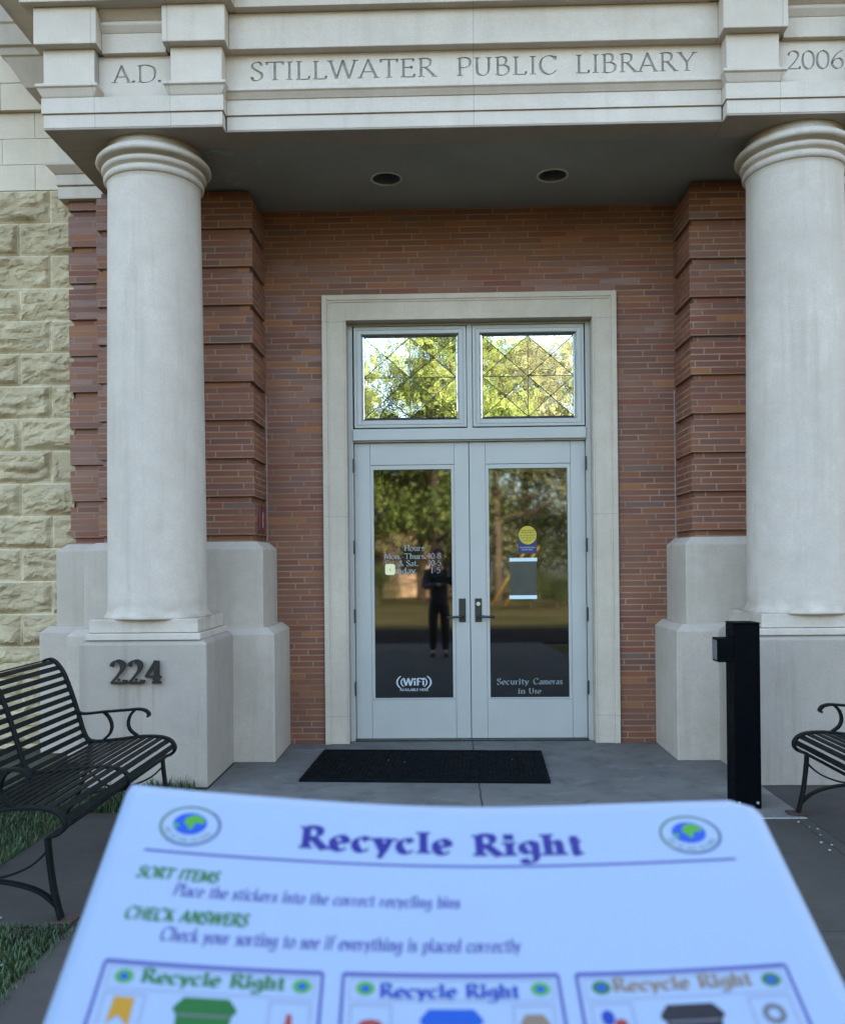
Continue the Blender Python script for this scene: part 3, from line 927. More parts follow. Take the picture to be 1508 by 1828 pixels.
# transom lights: four shallow glass pyramids each, lead cames between the facets
for k, (x0, x1) in enumerate(((-0.914, -0.018), (0.032, 0.916))):
    z0, z1 = 2.502, 3.308
    mb = MB()
    w = 0.058
    mb.box(x0, x0 + w, -0.045, 0.02, z0, z1)
    mb.box(x1 - w, x1, -0.045, 0.02, z0, z1)
    mb.box(x0 + w, x1 - w, -0.045, 0.02, z0, z0 + w)
    mb.box(x0 + w, x1 - w, -0.045, 0.02, z1 - w, z1)
    w2 = 0.022
    for (a, b, c, d) in ((x0 - .002 + w * .42, x0 + w * .42 + .004, z0 + w * .42, z1 - w * .42), (x1 - w * .42 - .004, x1 - w * .42 + .002, z0 + w * .42, z1 - w * .42)):
        mb.box(a, b, -0.050, -0.045, c, d)
    for (c, d) in ((z0 + w * .42 - .002, z0 + w * .42 + .004), (z1 - w * .42 - .004, z1 - w * .42 + .002)):
        mb.box(x0 + w * .42 + .004, x1 - w * .42 - .004, -0.050, -0.045, c, d)
    tw = mb.build('transom_window', m_paint2, LIB, 0.002, 1)
    gx0, gx1, gz0, gz1 = x0 + w, x1 - w, z0 + w, z1 - w
    e = 0.022
    gm, cm = MB(), MB()
    yb = -0.012
    ix0, ix1, iz0, iz1 = gx0 + e, gx1 - e, gz0 + e, gz1 - e
    # bevelled border strips
    q = [(gx0, gz0), (gx1, gz0), (gx1, gz1), (gx0, gz1)]
    p = [(ix0, iz0), (ix1, iz0), (ix1, iz1), (ix0, iz1)]
    for i in range(4):
        j = (i + 1) % 4
        gm.add([(q[i][0], yb + .004, q[i][1]), (q[j][0], yb + .004, q[j][1]), (p[j][0], yb, p[j][1]), (p[i][0], yb, p[i][1])], [(0, 1, 2, 3)])
    mxx, mzz = (ix0 + ix1) / 2, (iz0 + iz1) / 2
    rr = random.Random(11 + k)
    def came(a, b, r=0.0026):
        cm.tube([(a[0], yb - .0035, a[1]), (b[0], yb - .0035, b[1])], r, 6)
    for (a0, a1) in ((ix0, mxx), (mxx, ix1)):
        for (b0, b1) in ((iz0, mzz), (mzz, iz1)):
            cpt = ((a0 + a1) / 2, (b0 + b1) / 2)
            cs = [(a0, b0), (a1, b0), (a1, b1), (a0, b1)]
            for i in range(4):
                j = (i + 1) % 4
                dy = [rr.uniform(-.0015, .0015) for _ in range(3)]
                gm.add([(cs[i][0], yb + dy[0], cs[i][1]), (cs[j][0], yb + dy[1], cs[j][1]), (cpt[0], yb + dy[2] - .0008, cpt[1])], [(0, 1, 2)])
                came(cs[i], cpt)
            cm.box(cpt[0] - .009, cpt[0] + .009, yb - .010, yb - .002, cpt[1] - .009, cpt[1] + .009)
    came((mxx, iz0), (mxx, iz1), .0022)
    came((ix0, mzz), (ix1, mzz), .0022)
    for i in range(4):
        came(p[i], p[(i + 1) % 4], .0022)
    gm.build('glass_pane', m_tglass, tw)
    cm.build('leading', m_lead, tw)
# door leaves
def leaf(x0, x1, gx0, gx1, hand):
    yb0, yb1 = 0.0, 0.045
    zt, zb = 2.385, 0.013
    bz0, bz1 = 0.326, 2.206
    b = 0.026
    gz0, gz1 = 0.337, 2.170
    mb = MB()
    sl, sr = gx0 - b, gx1 + b
    mb.box(x0, sl, yb0, yb1, zb, zt)
    mb.box(sr, x1, yb0, yb1, zb, zt)
    mb.box(sl + .002, sr - .002, yb0, yb1, bz1 + .002, zt)
    mb.box(sl + .002, sr - .002, yb0, yb1, zb, bz0 - .002)
    mb.box(sl, sr, yb0 + .012, yb1 - .004, zb + .002, bz0)
    mb.box(sl, sr, yb0 + .012, yb1 - .004, bz1, zt - .002)
    d = mb.build('door', m_paint, LIB, 0.0022, 2)
    gb = MB()
    gb.box(sl + .001, gx0, yb0 + .004, yb1 - .006, bz0 + .001, bz1 - .001)
    gb.box(gx1, sr - .001, yb0 + .004, yb1 - .006, bz0 + .001, bz1 - .001)
    gb.box(gx0, gx1, yb0 + .004, yb1 - .006, bz0 + .001, gz0)
    gb.box(gx0, gx1, yb0 + .004, yb1 - .006, gz1, bz1 - .001)
    gb.build('glazing_bead', m_paint, d, 0.0025, 2)
    # the pane leans back a touch in its beads
    yl, yh = 0.010, 0.0275
    MB().add([(gx0 - .004, yl, gz0 - .004), (gx1 + .004, yl, gz0 - .004), (gx1 + .004, yh, gz1 + .004), (gx0 - .004, yh, gz1 + .004)], [(0, 1, 2, 3)]).build('glass_pane', m_glass, d)
    hx = x1 - 0.061 if hand > 0 else x0 + 0.061
    hb = MB()
    hb.box(hx - .0275, hx + .0275, -0.009, 0.0, 0.942, 1.132)
    h = hb.build('door_handle', m_bronze, d, 0.004, 2)
    s = -hand
    lv = MB()
    lv.tube([(hx, -0.002, 0.987), (hx, -0.05, 0.987)], 0.012, 12)
    lv.tube([(hx - s * .006, -0.052, 0.988), (hx + s * .05, -0.055, 0.988), (hx + s * .10, -0.052, 0.984), (hx + s * .125, -0.044, 0.980)], [.0095, .010, .0095, .008], 10)
    lv.build('lever', m_bronze, h)
    if hand < 0:
        lk = MB()
        n = 24
        rg = lambda y, r: [(hx + r * math.cos(2 * PI * q / n), y, 1.088 + r * math.sin(2 * PI * q / n)) for q in range(n)]
        lk.loft([rg(-.008, .0165), rg(-.017, .0165), rg(-.019, .014)])
        lk.box(hx - .0015, hx + .0015, -.0195, -.0188, 1.08, 1.096)
        lk.build('lock_cylinder', m_steel, h)
    return d
dl = leaf(-0.922, -0.006, -0.770, -0.146, 1)
dr = leaf(0.000, 0.922, 0.153, 0.781, -1)
MB().box(-0.0055, -0.0005, 0.006, 0.04, 0.013, 2.384).build('gasket', m_gap, dl)
def ypane(z):
    return 0.010 + (z - 0.333) / 1.841 * 0.0175
def sticker_text(name, rows, parent, mat):
    for (txt, a, b, c, d, wt, sf, tr) in rows:
        mb = MB()
        y = ypane(c) - 0.0022
        text_solid(mb, txt, a, b, c, d, y, y + 0.0010, wt, sf, tr, 0, 0.00012)
        mb.build(name, mat, parent)
sticker_text('opening_hours', [('Hours', -0.530, -0.366, 1.517, 1.563, .17, .10, .04),
    ('Mon.-Thurs.', -0.690, -0.350, 1.453, 1.497, .17, .10, .03), ('10-8', -0.335, -0.235, 1.453, 1.497, .17, .10, .05),
    ('Fri. & Sat.', -0.684, -0.415, 1.396, 1.440, .17, .10, .03), ('10-5', -0.335, -0.235, 1.396, 1.440, .17, .10, .05),
    ('Sunday', -0.664, -0.440, 1.338, 1.382, .17, .10, .03), ('1-5', -0.318, -0.240, 1.338, 1.382, .17, .10, .05)], dl, plain('worn white vinyl', (0.19, 0.21, 0.20), 0.6, var=0.25, sc=40))
# pale cream rounded notice over the hours
def rrect(x0, x1, z0, z1, r, n=6):
    pts = []
    for cx, cz, a0 in ((x1 - r, z1 - r, 0), (x0 + r, z1 - r, 90), (x0 + r, z0 + r, 180), (x1 - r, z0 + r, 270)):
        for k in range(n + 1):
            a = rad(a0 + 90 * k / n)
            pts.append((cx + r * math.cos(a), cz + r * math.sin(a)))
    return pts
def slab(mb, pts, y0, y1, mi=0):
    mb.loft([[(x, y0, z) for x, z in pts], [(x, y1, z) for x, z in pts]], mi)
m_cream = plain('cream sticker', (0.75, 0.66, 0.36), 0.6, var=0.05)
mb = MB()
slab(mb, rrect(-0.683, -0.603, 1.325, 1.413, 0.018), ypane(1.37) - 0.0045, ypane(1.37) - 0.0035)
cs = mb.build('notice_sticker', m_cream, dl)
MB().box(-0.646, -0.640, ypane(1.37) - 0.0052, ypane(1.37) - 0.0047, 1.355, 1.378).build('sticker_mark', plain('sticker mark', (0.3, 0.22, 0.1), 0.7), cs)
# wifi mark: word between nested arcs
mb = MB()
yw = ypane(0.45) - 0.0022
def bold(txt, x0, x1, z0, z1, wt):
    text_solid(mb, txt, x0, x1, z0, z1, yw, yw + .001, wt, 0, .06, 0, .00012)
bold('WiFi', -0.545, -0.375, 0.436, 0.494, .24)
for sx in (-1, 1):
    for r, w in ((0.085, .011), (0.118, .013)):
        c = (-0.460, 0.462)
        pts = [(c[0] + sx * (r * math.cos(rad(a)) + .018), c[1] + r * .62 * math.sin(rad(a))) for a in range(-42, 43, 7)]
        rings = [[(p[0] - w / 2, yw - .0006 * (r > .1), p[1]), (p[0] + w / 2, yw - .0006 * (r > .1), p[1]), (p[0] + w / 2, yw + .0008, p[1]), (p[0] - w / 2, yw + .0008, p[1])] for p in pts]
        mb.loft(rings)
text_solid(mb, 'AVAILABLE HERE', -0.575, -0.345, 0.392, 0.412, yw, yw + .001, .2, 0, .05, 0, .00012)
mb.build('wifi_sign', m_vinyl, dl)
m_vin2 = plain('faded vinyl lettering', (0.20, 0.225, 0.215), 0.6, var=0.05)
sticker_text('security_notice', [('Security', 0.205, 0.458, 0.440, 0.486, .15, .12, .05), ('Cameras', 0.495, 0.728, 0.440, 0.486, .15, .12, .05), ('in', 0.372, 0.430, 0.366, 0.408, .15, .12, .05), ('Use', 0.458, 0.556, 0.366, 0.408, .15, .12, .05)], dr, m_vin2)
# round yellow decal above a navy panel
m_navy = plain('navy decal', (0.012, 0.014, 0.085), 0.5, var=0.05)
m_yell = plain('yellow decal', (0.42, 0.32, 0.01), 0.5, var=0.08)
yy = ypane(1.58)
mb = MB()
slab(mb, rrect(0.388, 0.534, 1.486, 1.62, .004, 2), yy - .0028, yy - .0018)
dc = mb.build('navy_decal', m_navy, dr)
mb = MB()
slab(mb, [(0.462 + .071 * math.cos(2 * PI * k / 48), 1.634 + .074 * math.sin(2 * PI * k / 48)) for k in range(48)], yy - .0042, yy - .003)
yc = mb.build('yellow_decal', m_yell, dr)
mb = MB()
for z, a, b in ((1.672, .41, .515), (1.655, .415, .51), (1.632, .405, .52), (1.612, .41, .515), (1.592, .43, .495)):
    x = a
    while x < b:
        w = random.uniform(.008, .02)
        mb.box(x, min(x + w, b), yy - .0050, yy - .0044, z - .0055, z + .0055)
        x += w + .006
mb.build('decal_print', plain('decal print', (0.20, 0.15, 0.03), 0.6), yc)
mb = MB()
for z, a, b in ((1.535, .40, .525), (1.517, .415, .50)):
    x = a
    while x < b:
        w = random.uniform(.008, .018)
        mb.box(x, min(x + w, b), yy - .0036, yy - .0030, z - .005, z + .005)
        x += w + .005
mb.build('decal_print', m_vin2, dc)
# poster seen from behind, taped top and bottom
yy = ypane(1.29)
mb = MB()
mb.box(0.318, 0.530, yy - .003, yy - .0015, 1.13, 1.44)
po = mb.build('poster', plain('grey green poster back', (0.045, 0.045, 0.033), 0.35, var=0.2, sc=6), dr)
mb = MB()
m_tape = plain('pale blue tape', (0.52, 0.60, 0.60), 0.6, var=0.04)
MB().box(0.314, 0.535, yy - .0048, yy - .0034, 1.424, 1.452).build('tape_strip', m_tape, po)
MB().box(0.311, 0.531, yy - .0048, yy - .0034, 1.122, 1.152).build('tape_strip', m_tape, po)
# lobby behind the glass
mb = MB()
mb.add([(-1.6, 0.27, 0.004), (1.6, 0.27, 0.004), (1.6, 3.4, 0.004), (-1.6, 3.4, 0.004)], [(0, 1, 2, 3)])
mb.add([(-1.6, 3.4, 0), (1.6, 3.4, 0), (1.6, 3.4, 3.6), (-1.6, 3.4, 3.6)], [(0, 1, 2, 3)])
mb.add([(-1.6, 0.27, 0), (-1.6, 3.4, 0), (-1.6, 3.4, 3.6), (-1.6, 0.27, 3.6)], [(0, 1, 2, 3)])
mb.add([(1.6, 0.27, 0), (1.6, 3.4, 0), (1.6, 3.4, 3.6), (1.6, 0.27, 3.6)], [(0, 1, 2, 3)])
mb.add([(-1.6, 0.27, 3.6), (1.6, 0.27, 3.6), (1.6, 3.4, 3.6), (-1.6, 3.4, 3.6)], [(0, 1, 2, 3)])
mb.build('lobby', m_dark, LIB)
# bronze house number, stood off the pedestal
mb = MB()
m_num = plain('weathered bronze numerals', (0.022, 0.019, 0.016), 0.7, metal=0.0, spec=0.12, var=0.3, sc=30)
for txt, a, b in (('2', -2.345, -2.243), ('2', -2.232, -2.130), ('4', -2.122, -2.014)):
    mb = MB()
    text_solid(mb, txt, a, b, 0.672, 0.816, -1.512, -1.495, 0.22, 0.12, 0, 0, 0.0009)
    xm = (a + b) / 2
    mb.box(xm - .006, xm + .006, -1.496, -1.482, 0.69, 0.70)
    mb.build('house_number', m_num, LIB)
# small red plate on the side of the left pilaster
mb = MB()
mb.box(-1.6035, -1.588, -0.47, -0.27, 1.655, 1.865)
rp = mb.build('red_plate', plain('red alarm plate', (0.10, 0.018, 0.02), 0.45), LIB, 0.003, 1)
MB().box(-1.5875, -1.5865, -0.385, -0.355, 1.70, 1.82).build('plate_stripe', plain('plate stripe', (0.34, 0.22, 0.22), 0.5), rp)

# ------------------------------------------------------------------ door mat
MAT = MB()
MAT.box(-0.81, 0.81, -0.46, 0.46, 0.0, 0.010)
for k in range(54):
    x = -0.79 + k * 1.58 / 53
    MAT.box(x - 0.008, x + 0.008, -0.43, 0.43, 0.010, 0.015)
for (a, b, c, d) in ((-0.815, 0.815, -0.465, -0.435), (-0.815, 0.815, 0.435, 0.465), (-0.815, -0.797, -0.435, 0.435), (0.797, 0.815, -0.435, 0.435)):
    MAT.box(a, b, c, d, 0.0003, 0.0165)
mo = MAT.build('door_mat', plain('black ribbed rubber', (0.003, 0.004, 0.0045), 0.8, spec=0.06, var=0.35, sc=12, bump=0.3), None, 0.0015, 1)
mo.location = (-0.335, -0.915, 0.001)
mo.rotation_euler = (0, 0, rad(-2.6))
tag(mo, 'black ribbed rubber mat lying slightly askew before the doors', 'door mat')
m_lint = plain('pale bits', (0.26, 0.25, 0.23), 0.8)

# ------------------------------------------------------------------ black post with door button
PO = tag(empty('button_post', (1.515, -1.925, 0.0), rad(0.0)), 'square black metal post with a small button box on its side, by the right column', 'post')
mb = MB()
mb.stack(-.0745, .0745, -.0745, .0745, [(0.0, 0, 0, 0), (1.052, 0, 0, 0), (1.056, -.002, -.002, -.002)])
mb.build('post', m_black, PO, 0.004, 2)
mb = MB()
mb.box(-.078, .078, -.078, .078, 1.0565, 1.064)
mb.build('cap', m_black, PO, 0.003, 2)
mb = MB()
mb.box(-.165, -.075, -.075, .035, 0.838, 0.975)
bx = mb.build('button_box', m_black, PO, 0.005, 2)
mb = MB()
mb.box(-.169, -.1655, -.062, .022, 0.85, 0.963)
mb.build('push_plate', plain('grey push plate', (0.16, 0.165, 0.16), 0.4, metal=0.5), bx, 0.002, 1)
for bxx in (-.052, .052):
    n = 12
    b = MB()
    b.loft([[(bxx + .008 * math.cos(2 * PI * q / n), y, .035 + .008 * math.sin(2 * PI * q / n)) for q in range(n)] for y in (-.0745, -.080)])
    b.build('bolt', plain('zinc bolt', (0.4, 0.4, 0.4), 0.4, metal=0.8), PO)

# ------------------------------------------------------------------ benches
def bench():
    B = empty('park_bench')
    hl = 0.73
    seat = crom([(.215, .338), (.268, .355), (.287, .392), (.262, .432), (.205, .452), (.10, .455), (-.05, .438), (-.16, .428)], 8)
    back = crom([(-.16, .428), (-.205, .437), (-.232, .48), (-.262, .58), (-.30, .70), (-.342, .81), (-.385, .875), (-.425, .898), (-.462, .885)], 8)
    def along(path, step, w, mb, y0, y1, s0=0.02):
        acc, nxt = 0.0, s0
        for i in range(len(path) - 1):
            p, q = Vector(path[i]), Vector(path[i + 1])
            d = (q - p).length
            while acc + d >= nxt:
                c = p + (q - p) * ((nxt - acc) / d)
                tg = (q - p).normalized()
                nn = Vector((-tg.y, tg.x))
                a, b = c - tg * w / 2, c + tg * w / 2
                th = 0.006
                ring = [(a.x, a.y), (b.x, b.y), (b.x + nn.x * th, b.y + nn.y * th), (a.x + nn.x * th, a.y + nn.y * th)]
                mb.loft([[(x, y0, z) for x, z in ring], [(x, y1, z) for x, z in ring]])
                nxt += step
            acc += d
    sm, bk = MB(), MB()
    along(seat, 0.0455, 0.028, sm, -hl + .012, hl - .012)
    along(back, 0.0455, 0.026, bk, -hl + .012, hl - .012, 0.04)
    sm.build('seat', m_bench, B)
    bk.build('backrest', m_bench, B)
    full = seat + back[1:]
    for y in (-hl, 0.0, hl):
        off = 0.0 if y else -0.004
        pts = [(x, y, z + off) for x, z in full]
        mb = MB()
        mb.strip(pts, (0, 1, 0), 0.040 if y else 0.034, 0.014)
        mb.build('side_frame', m_bench, B, 0.003, 1)
        if not y:
            continue
        lg = MB().strip(crom([(.215, y, .34), (.222, y, .25), (.240, y, .12), (.268, y, .006)], 5), (0, 1, 0), 0.042, 0.014).build('leg', m_bench, B, 0.003, 1)
        MB().box(.235, .325, y - .045, y + .045, 0.001, 0.009).build('foot', m_rust, lg, 0.002, 1)
        lg = MB().strip(crom([(-.195, y, .43), (-.215, y, .30), (-.265, y, .14), (-.345, y, .006)], 5), (0, 1, 0), 0.042, 0.014).build('leg', m_bench, B, 0.003, 1)
        MB().box(-.39, -.31, y - .045, y + .045, 0.001, 0.009).build('foot', m_rust, lg, 0.002, 1)
        mb = MB()
        mb.strip(crom([(.258, y, .055), (.18, y, .118), (.06, y, .153), (-.04, y, .158), (-.14, y, .148), (-.24, y, .115), (-.315, y, .05)], 5), (0, 1, 0), 0.034, 0.011)
        mb.strip(crom([(.222, y, .290), (.15, y, .225), (.05, y, .182), (-.04, y, .170), (-.12, y, .185), (-.20, y, .255)], 5), (0, 1, 0), 0.018, 0.009)
        mb.build('stretcher', m_bench, B, 0.002, 1)
        mb = MB()
        mb.strip(crom([(-.262, y, .592), (-.22, y, .586), (-.12, y, .596), (.02, y, .606), (.085, y, .610), (.125, y, .600), (.142, y, .578), (.132, y, .568)], 5), (0, 1, 0), 0.036, 0.012)
        mb.strip(crom([(-.115, y, .442), (-.082, y, .475), (-.072, y, .520), (-.088, y, .565), (-.115, y, .592)], 5), (0, 1, 0), 0.030, 0.011)
        mb.strip(crom([(.075, y, .458), (.035, y, .490), (.022, y, .530), (.034, y, .575), (.058, y, .602)], 5), (0, 1, 0), 0.030, 0.011)
        mb.build('armrest', m_bench, B, 0.002, 1)
    return B
b1 = bench()
b1.location = (-2.03, -2.85, 0.0)
tag(b1, 'black slatted metal bench on the left, in front of the pedestal with the house number', 'bench', 'benches flanking the walkway')
b2 = copy_tree(b1)
b2.location = (2.022, -2.83, 0.0)
b2.rotation_euler = (0, 0, PI)
tag(b2, 'black slatted metal bench at the right edge, beside the black post', 'bench')

# ------------------------------------------------------------------ the printed sheet held in front of the camera
PAP = tag(empty('activity_sheet', (-0.205, -6.87, 1.25)), 'white recycling activity sheet with purple title and globe logos, held up in the foreground', 'paper sheet')
TL, TR = Vector((-0.353, -6.7249, 1.3345)), Vector((-0.071, -6.7181, 1.3249))
BL, BR = Vector((-0.348, -6.8236, 1.2776)), Vector((-0.0687, -6.8169, 1.2748))
PW = 279.0
def PS(x, t, up=0.0):
    """point on the sheet; x mm from the left, t mm down from the top, up = mm above the print side"""
    s, k = x / PW, t / 112.0
    p = (TL * (1 - s) + TR * s) * (1 - k) + (BL * (1 - s) + BR * s) * k
    p = p + Vector((0, 0, -0.0062 * 4 * s * (1 - s) + 0.0011 * math.sin(s * 9.0 + 0.6) * (1 - min(1, t / 60)) * s))
    return p + Vector((0, -0.46, 0.888)) * (up / 1000.0)
PORG = Vector(PAP.location)
def P0(x, t, up=0.0):
    return PS(x, t, up) - PORG
def paper_mesh():
    mb = MB()
    nx, ny = 56, 44
    R = 11.0
    vs = []
    for j in range(ny + 1):
        t = 215.9 * j / ny
        xl, xr = 0.0, PW
        if t < R:
            xr = PW - R + math.sqrt(max(0, R * R - (R - t) ** 2))
            xl = 1.2 - math.sqrt(max(0, 1.44 - (1.2 - t) ** 2)) if t < 1.2 else 0.0
        for i in range(nx + 1):
            vs.append(P0(xl + (xr - xl) * i / nx, t))
    fs = [(j * (nx + 1) + i, j * (nx + 1) + i + 1, (j + 1) * (nx + 1) + i + 1, (j + 1) * (nx + 1) + i) for j in range(ny) for i in range(nx)]
    mb.add(vs, fs, 0, True)
    t = NT('sky tinted paper')
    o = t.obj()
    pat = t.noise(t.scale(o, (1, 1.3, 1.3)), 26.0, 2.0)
    t.set(Base_Color=t.mix(t.mapr(pat, 0.58, 0.72, 0, 0.10), (0.172, 0.225, 0.298), (0.158, 0.188, 0.290)), Roughness=0.75)  # white sheet; blue skylight and dimming are put into its base colour
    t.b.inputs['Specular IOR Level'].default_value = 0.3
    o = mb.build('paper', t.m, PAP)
    if o.data.polygons[200].normal.z < 0:
        o.data.flip_normals()
    sd_ = o.modifiers.new('thickness', 'SOLIDIFY')
    sd_.thickness = 0.00025
    sd_.offset = -1
    return o
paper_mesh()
def ink(name, col):
    return plain('ink ' + name, col, 0.75, spec=0.2, var=0.03)
i_pur, i_pur2 = ink('purple', (0.010, 0.011, 0.115)), ink('violet', (0.046, 0.048, 0.17))
i_grn, i_blu, i_brn, i_blk = ink('green', (0.015, 0.084, 0.019)), ink('blue', (0.008, 0.025, 0.176)), ink('brown', (0.126, 0.092, 0.063)), ink('black', (0.008, 0.008, 0.011))
i_ring, i_sea, i_land = ink('sage', (0.045, 0.085, 0.045)), ink('sea blue', (0.006, 0.042, 0.252)), ink('leaf green', (0.042, 0.176, 0.013))
i_bin, i_bin2, i_orange, i_red, i_gray, i_fr = ink('bin green', (0.008, 0.067, 0.013)), ink('bin blue', (0.004, 0.046, 0.231)), ink('orange', (0.260, 0.134, 0.008)), ink('red', (0.168, 0.021, 0.021)), ink('grey', (0.084, 0.080, 0.092)), ink('frame', (0.168, 0.189, 0.260))
UP = [0.10]
def pprint_text(mb, txt, x0, x1, base, cap, wt, serif, track, slant=0.0):
    st, adv = text_strokes(txt, wt, serif, track, slant)
    sx, sz = (x1 - x0) / adv, base - cap
    for k, (L, R) in enumerate(st):
        up = 0.12 + 0.012 * (k % 6)
        vs, n = [], len(L)
        for i in range(n):
            vs.append(P0(x0 + sx * L[i][0], base - sz * L[i][1], up))
            vs.append(P0(x0 + sx * R[i][0], base - sz * R[i][1], up))
        mb.add(vs, [(2 * i, 2 * i + 1, 2 * i + 3, 2 * i + 2) for i in range(n - 1)])
def pline(mb, pts, w, up=0.12, mi=0):
    vs = []
    for i, p in enumerate(pts):
        a, b = pts[max(0, i - 1)], pts[min(len(pts) - 1, i + 1)]
        dx, dy = b[0] - a[0], b[1] - a[1]
        d = math.hypot(dx, dy) or 1
        vs += [P0(p[0] - dy / d * w / 2, p[1] + dx / d * w / 2, up), P0(p[0] + dy / d * w / 2, p[1] - dx / d * w / 2, up)]
    mb.add(vs, [(2 * i, 2 * i + 1, 2 * i + 3, 2 * i + 2) for i in range(len(pts) - 1)], mi)
def pfan(mb, c, pts, up, mi=0):
    vs = [P0(c[0], c[1], up)] + [P0(x, y, up) for x, y in pts]
    n = len(pts)
    mb.add(vs, [(0, 1 + i, 1 + (i + 1) % n) for i in range(n)], mi)
def circ(cx, cy, r, n=40, ry=None):
    return [(cx + r * math.cos(2 * PI * k / n), cy + (ry or r) * math.sin(2 * PI * k / n)) for k in range(n)]
def seg(a, b, n=12):
    return [(a[0] + (b[0] - a[0]) * k / n, a[1] + (b[1] - a[1]) * k / n) for k in range(n + 1)]
mb = MB()
pprint_text(mb, 'Recycle', 79.0, 142.5, 28.2, 16.0, .27, .14, .14)
pprint_text(mb, 'Right', 152.5, 198.5, 29.2, 17.2, .27, .14, .14)
mb.build('title', i_pur, PAP)
mb = MB()
pline(mb, seg((15.2, 35.2), (260.0, 34.8), 40), 1.25)
mb.build('rule_line', i_pur2, PAP)
mb = MB()
pprint_text(mb, 'SORT ITEMS', 15.4, 47.8, 49.0, 43.6, .27, 0, .08, .16)
pprint_text(mb, 'CHECK ANSWERS', 15.6, 62.4, 68.4, 62.9, .27, 0, .08, .16)
mb.build('heading', i_grn, PAP)
mb = MB()
pprint_text(mb, 'Place the stickers into the correct recycling bins', 31.4, 144.6, 56.4, 50.8, .20, .06, .06, .14)
pprint_text(mb, 'Check your sorting to see if everything is placed correctly', 31.0, 166.2, 76.6, 70.8, .20, .06, .06, .14)
mb.build('instructions', i_pur2, PAP)
def globe(cx, cy, r, name):
    ry = r * 0.845
    mb = MB()
    ring = [(cx + r * math.cos(2 * PI * k / 48), cy + ry * math.sin(2 * PI * k / 48)) for k in range(49)]
    pline(mb, ring, r * 0.085, 0.12, 0)
    pline(mb, [(cx + r * 1.03 * math.cos(rad(a)), cy + ry * 1.03 * math.sin(rad(a))) for a in range(-50, 141, 8)], r * 0.06, 0.135, 3)
    pfan(mb, (cx - .02 * r, cy - .1 * ry), circ(cx - .02 * r, cy - .1 * ry, .58 * r, 40, .58 * ry), 0.13, 1)
    def land(pts):
        q = crom([(cx + a * r, cy + b * ry) for a, b in pts] + [(cx + pts[0][0] * r, cy + pts[0][1] * ry)], 4)[:-1]
        pfan(mb, (sum(p[0] for p in q) / len(q), sum(p[1] for p in q) / len(q)), q, 0.15, 2)
    land([(-.18, -.40), (.0, -.56), (.26, -.54), (.46, -.30), (.40, -.12), (.18, -.16), (.10, .10), (.0, .22), (-.10, .02), (-.24, -.14)])
    land([(-.56, -.04), (-.44, -.08), (-.38, .06), (-.46, .18), (-.54, .10)])
    # ring lettering: small marks set round the lower half
    if r > 8:
        a = 165.0
        for w_ in (7, 7, 8, 0, 7, 7, 0, 7, 7, 8, 0, 7, 6, 0, 8, 7, 7, 8):
            if w_:
                for (ra, rb, da) in ((.68, .86, 1.2), (.70, .74, 4.5), (.82, .86, 4.5)):
                    pp = [(cx + q * r * math.cos(rad(a - d)), cy + q * ry * math.sin(rad(a - d))) for q, d in ((ra, 0), (rb, 0), (rb, da), (ra, da))]
                    mb.add([P0(x, y, .125 + .004 * da) for x, y in pp], [(0, 1, 2, 3)], 0)
            a -= (w_ or 6) + 1.2
    mb.build(name, [i_ring, i_sea, i_land, i_pur2], PAP)
globe(31.2, 20.4, 12.4, 'globe_logo')
globe(245.0, 20.0, 12.4, 'globe_logo')
def bin_icon(mb, cx, t0, w):
    pts = [(cx - .36 * w, t0), (cx + .36 * w, t0), (cx + .5 * w, t0 + .17 * w), (cx + .5 * w, t0 + .24 * w), (cx + .44 * w, t0 + .28 * w), (cx + .36 * w, t0 + 1.1 * w), (cx - .36 * w, t0 + 1.1 * w), (cx - .44 * w, t0 + .28 * w), (cx - .5 * w, t0 + .24 * w), (cx - .5 * w, t0 + .17 * w)]
    pfan(mb, (cx, t0 + .4 * w), pts, 0.13)
    pline(mb, seg((cx - .40 * w, t0 + .30 * w), (cx + .40 * w, t0 + .30 * w), 6), .035 * w, 0.145, 1)
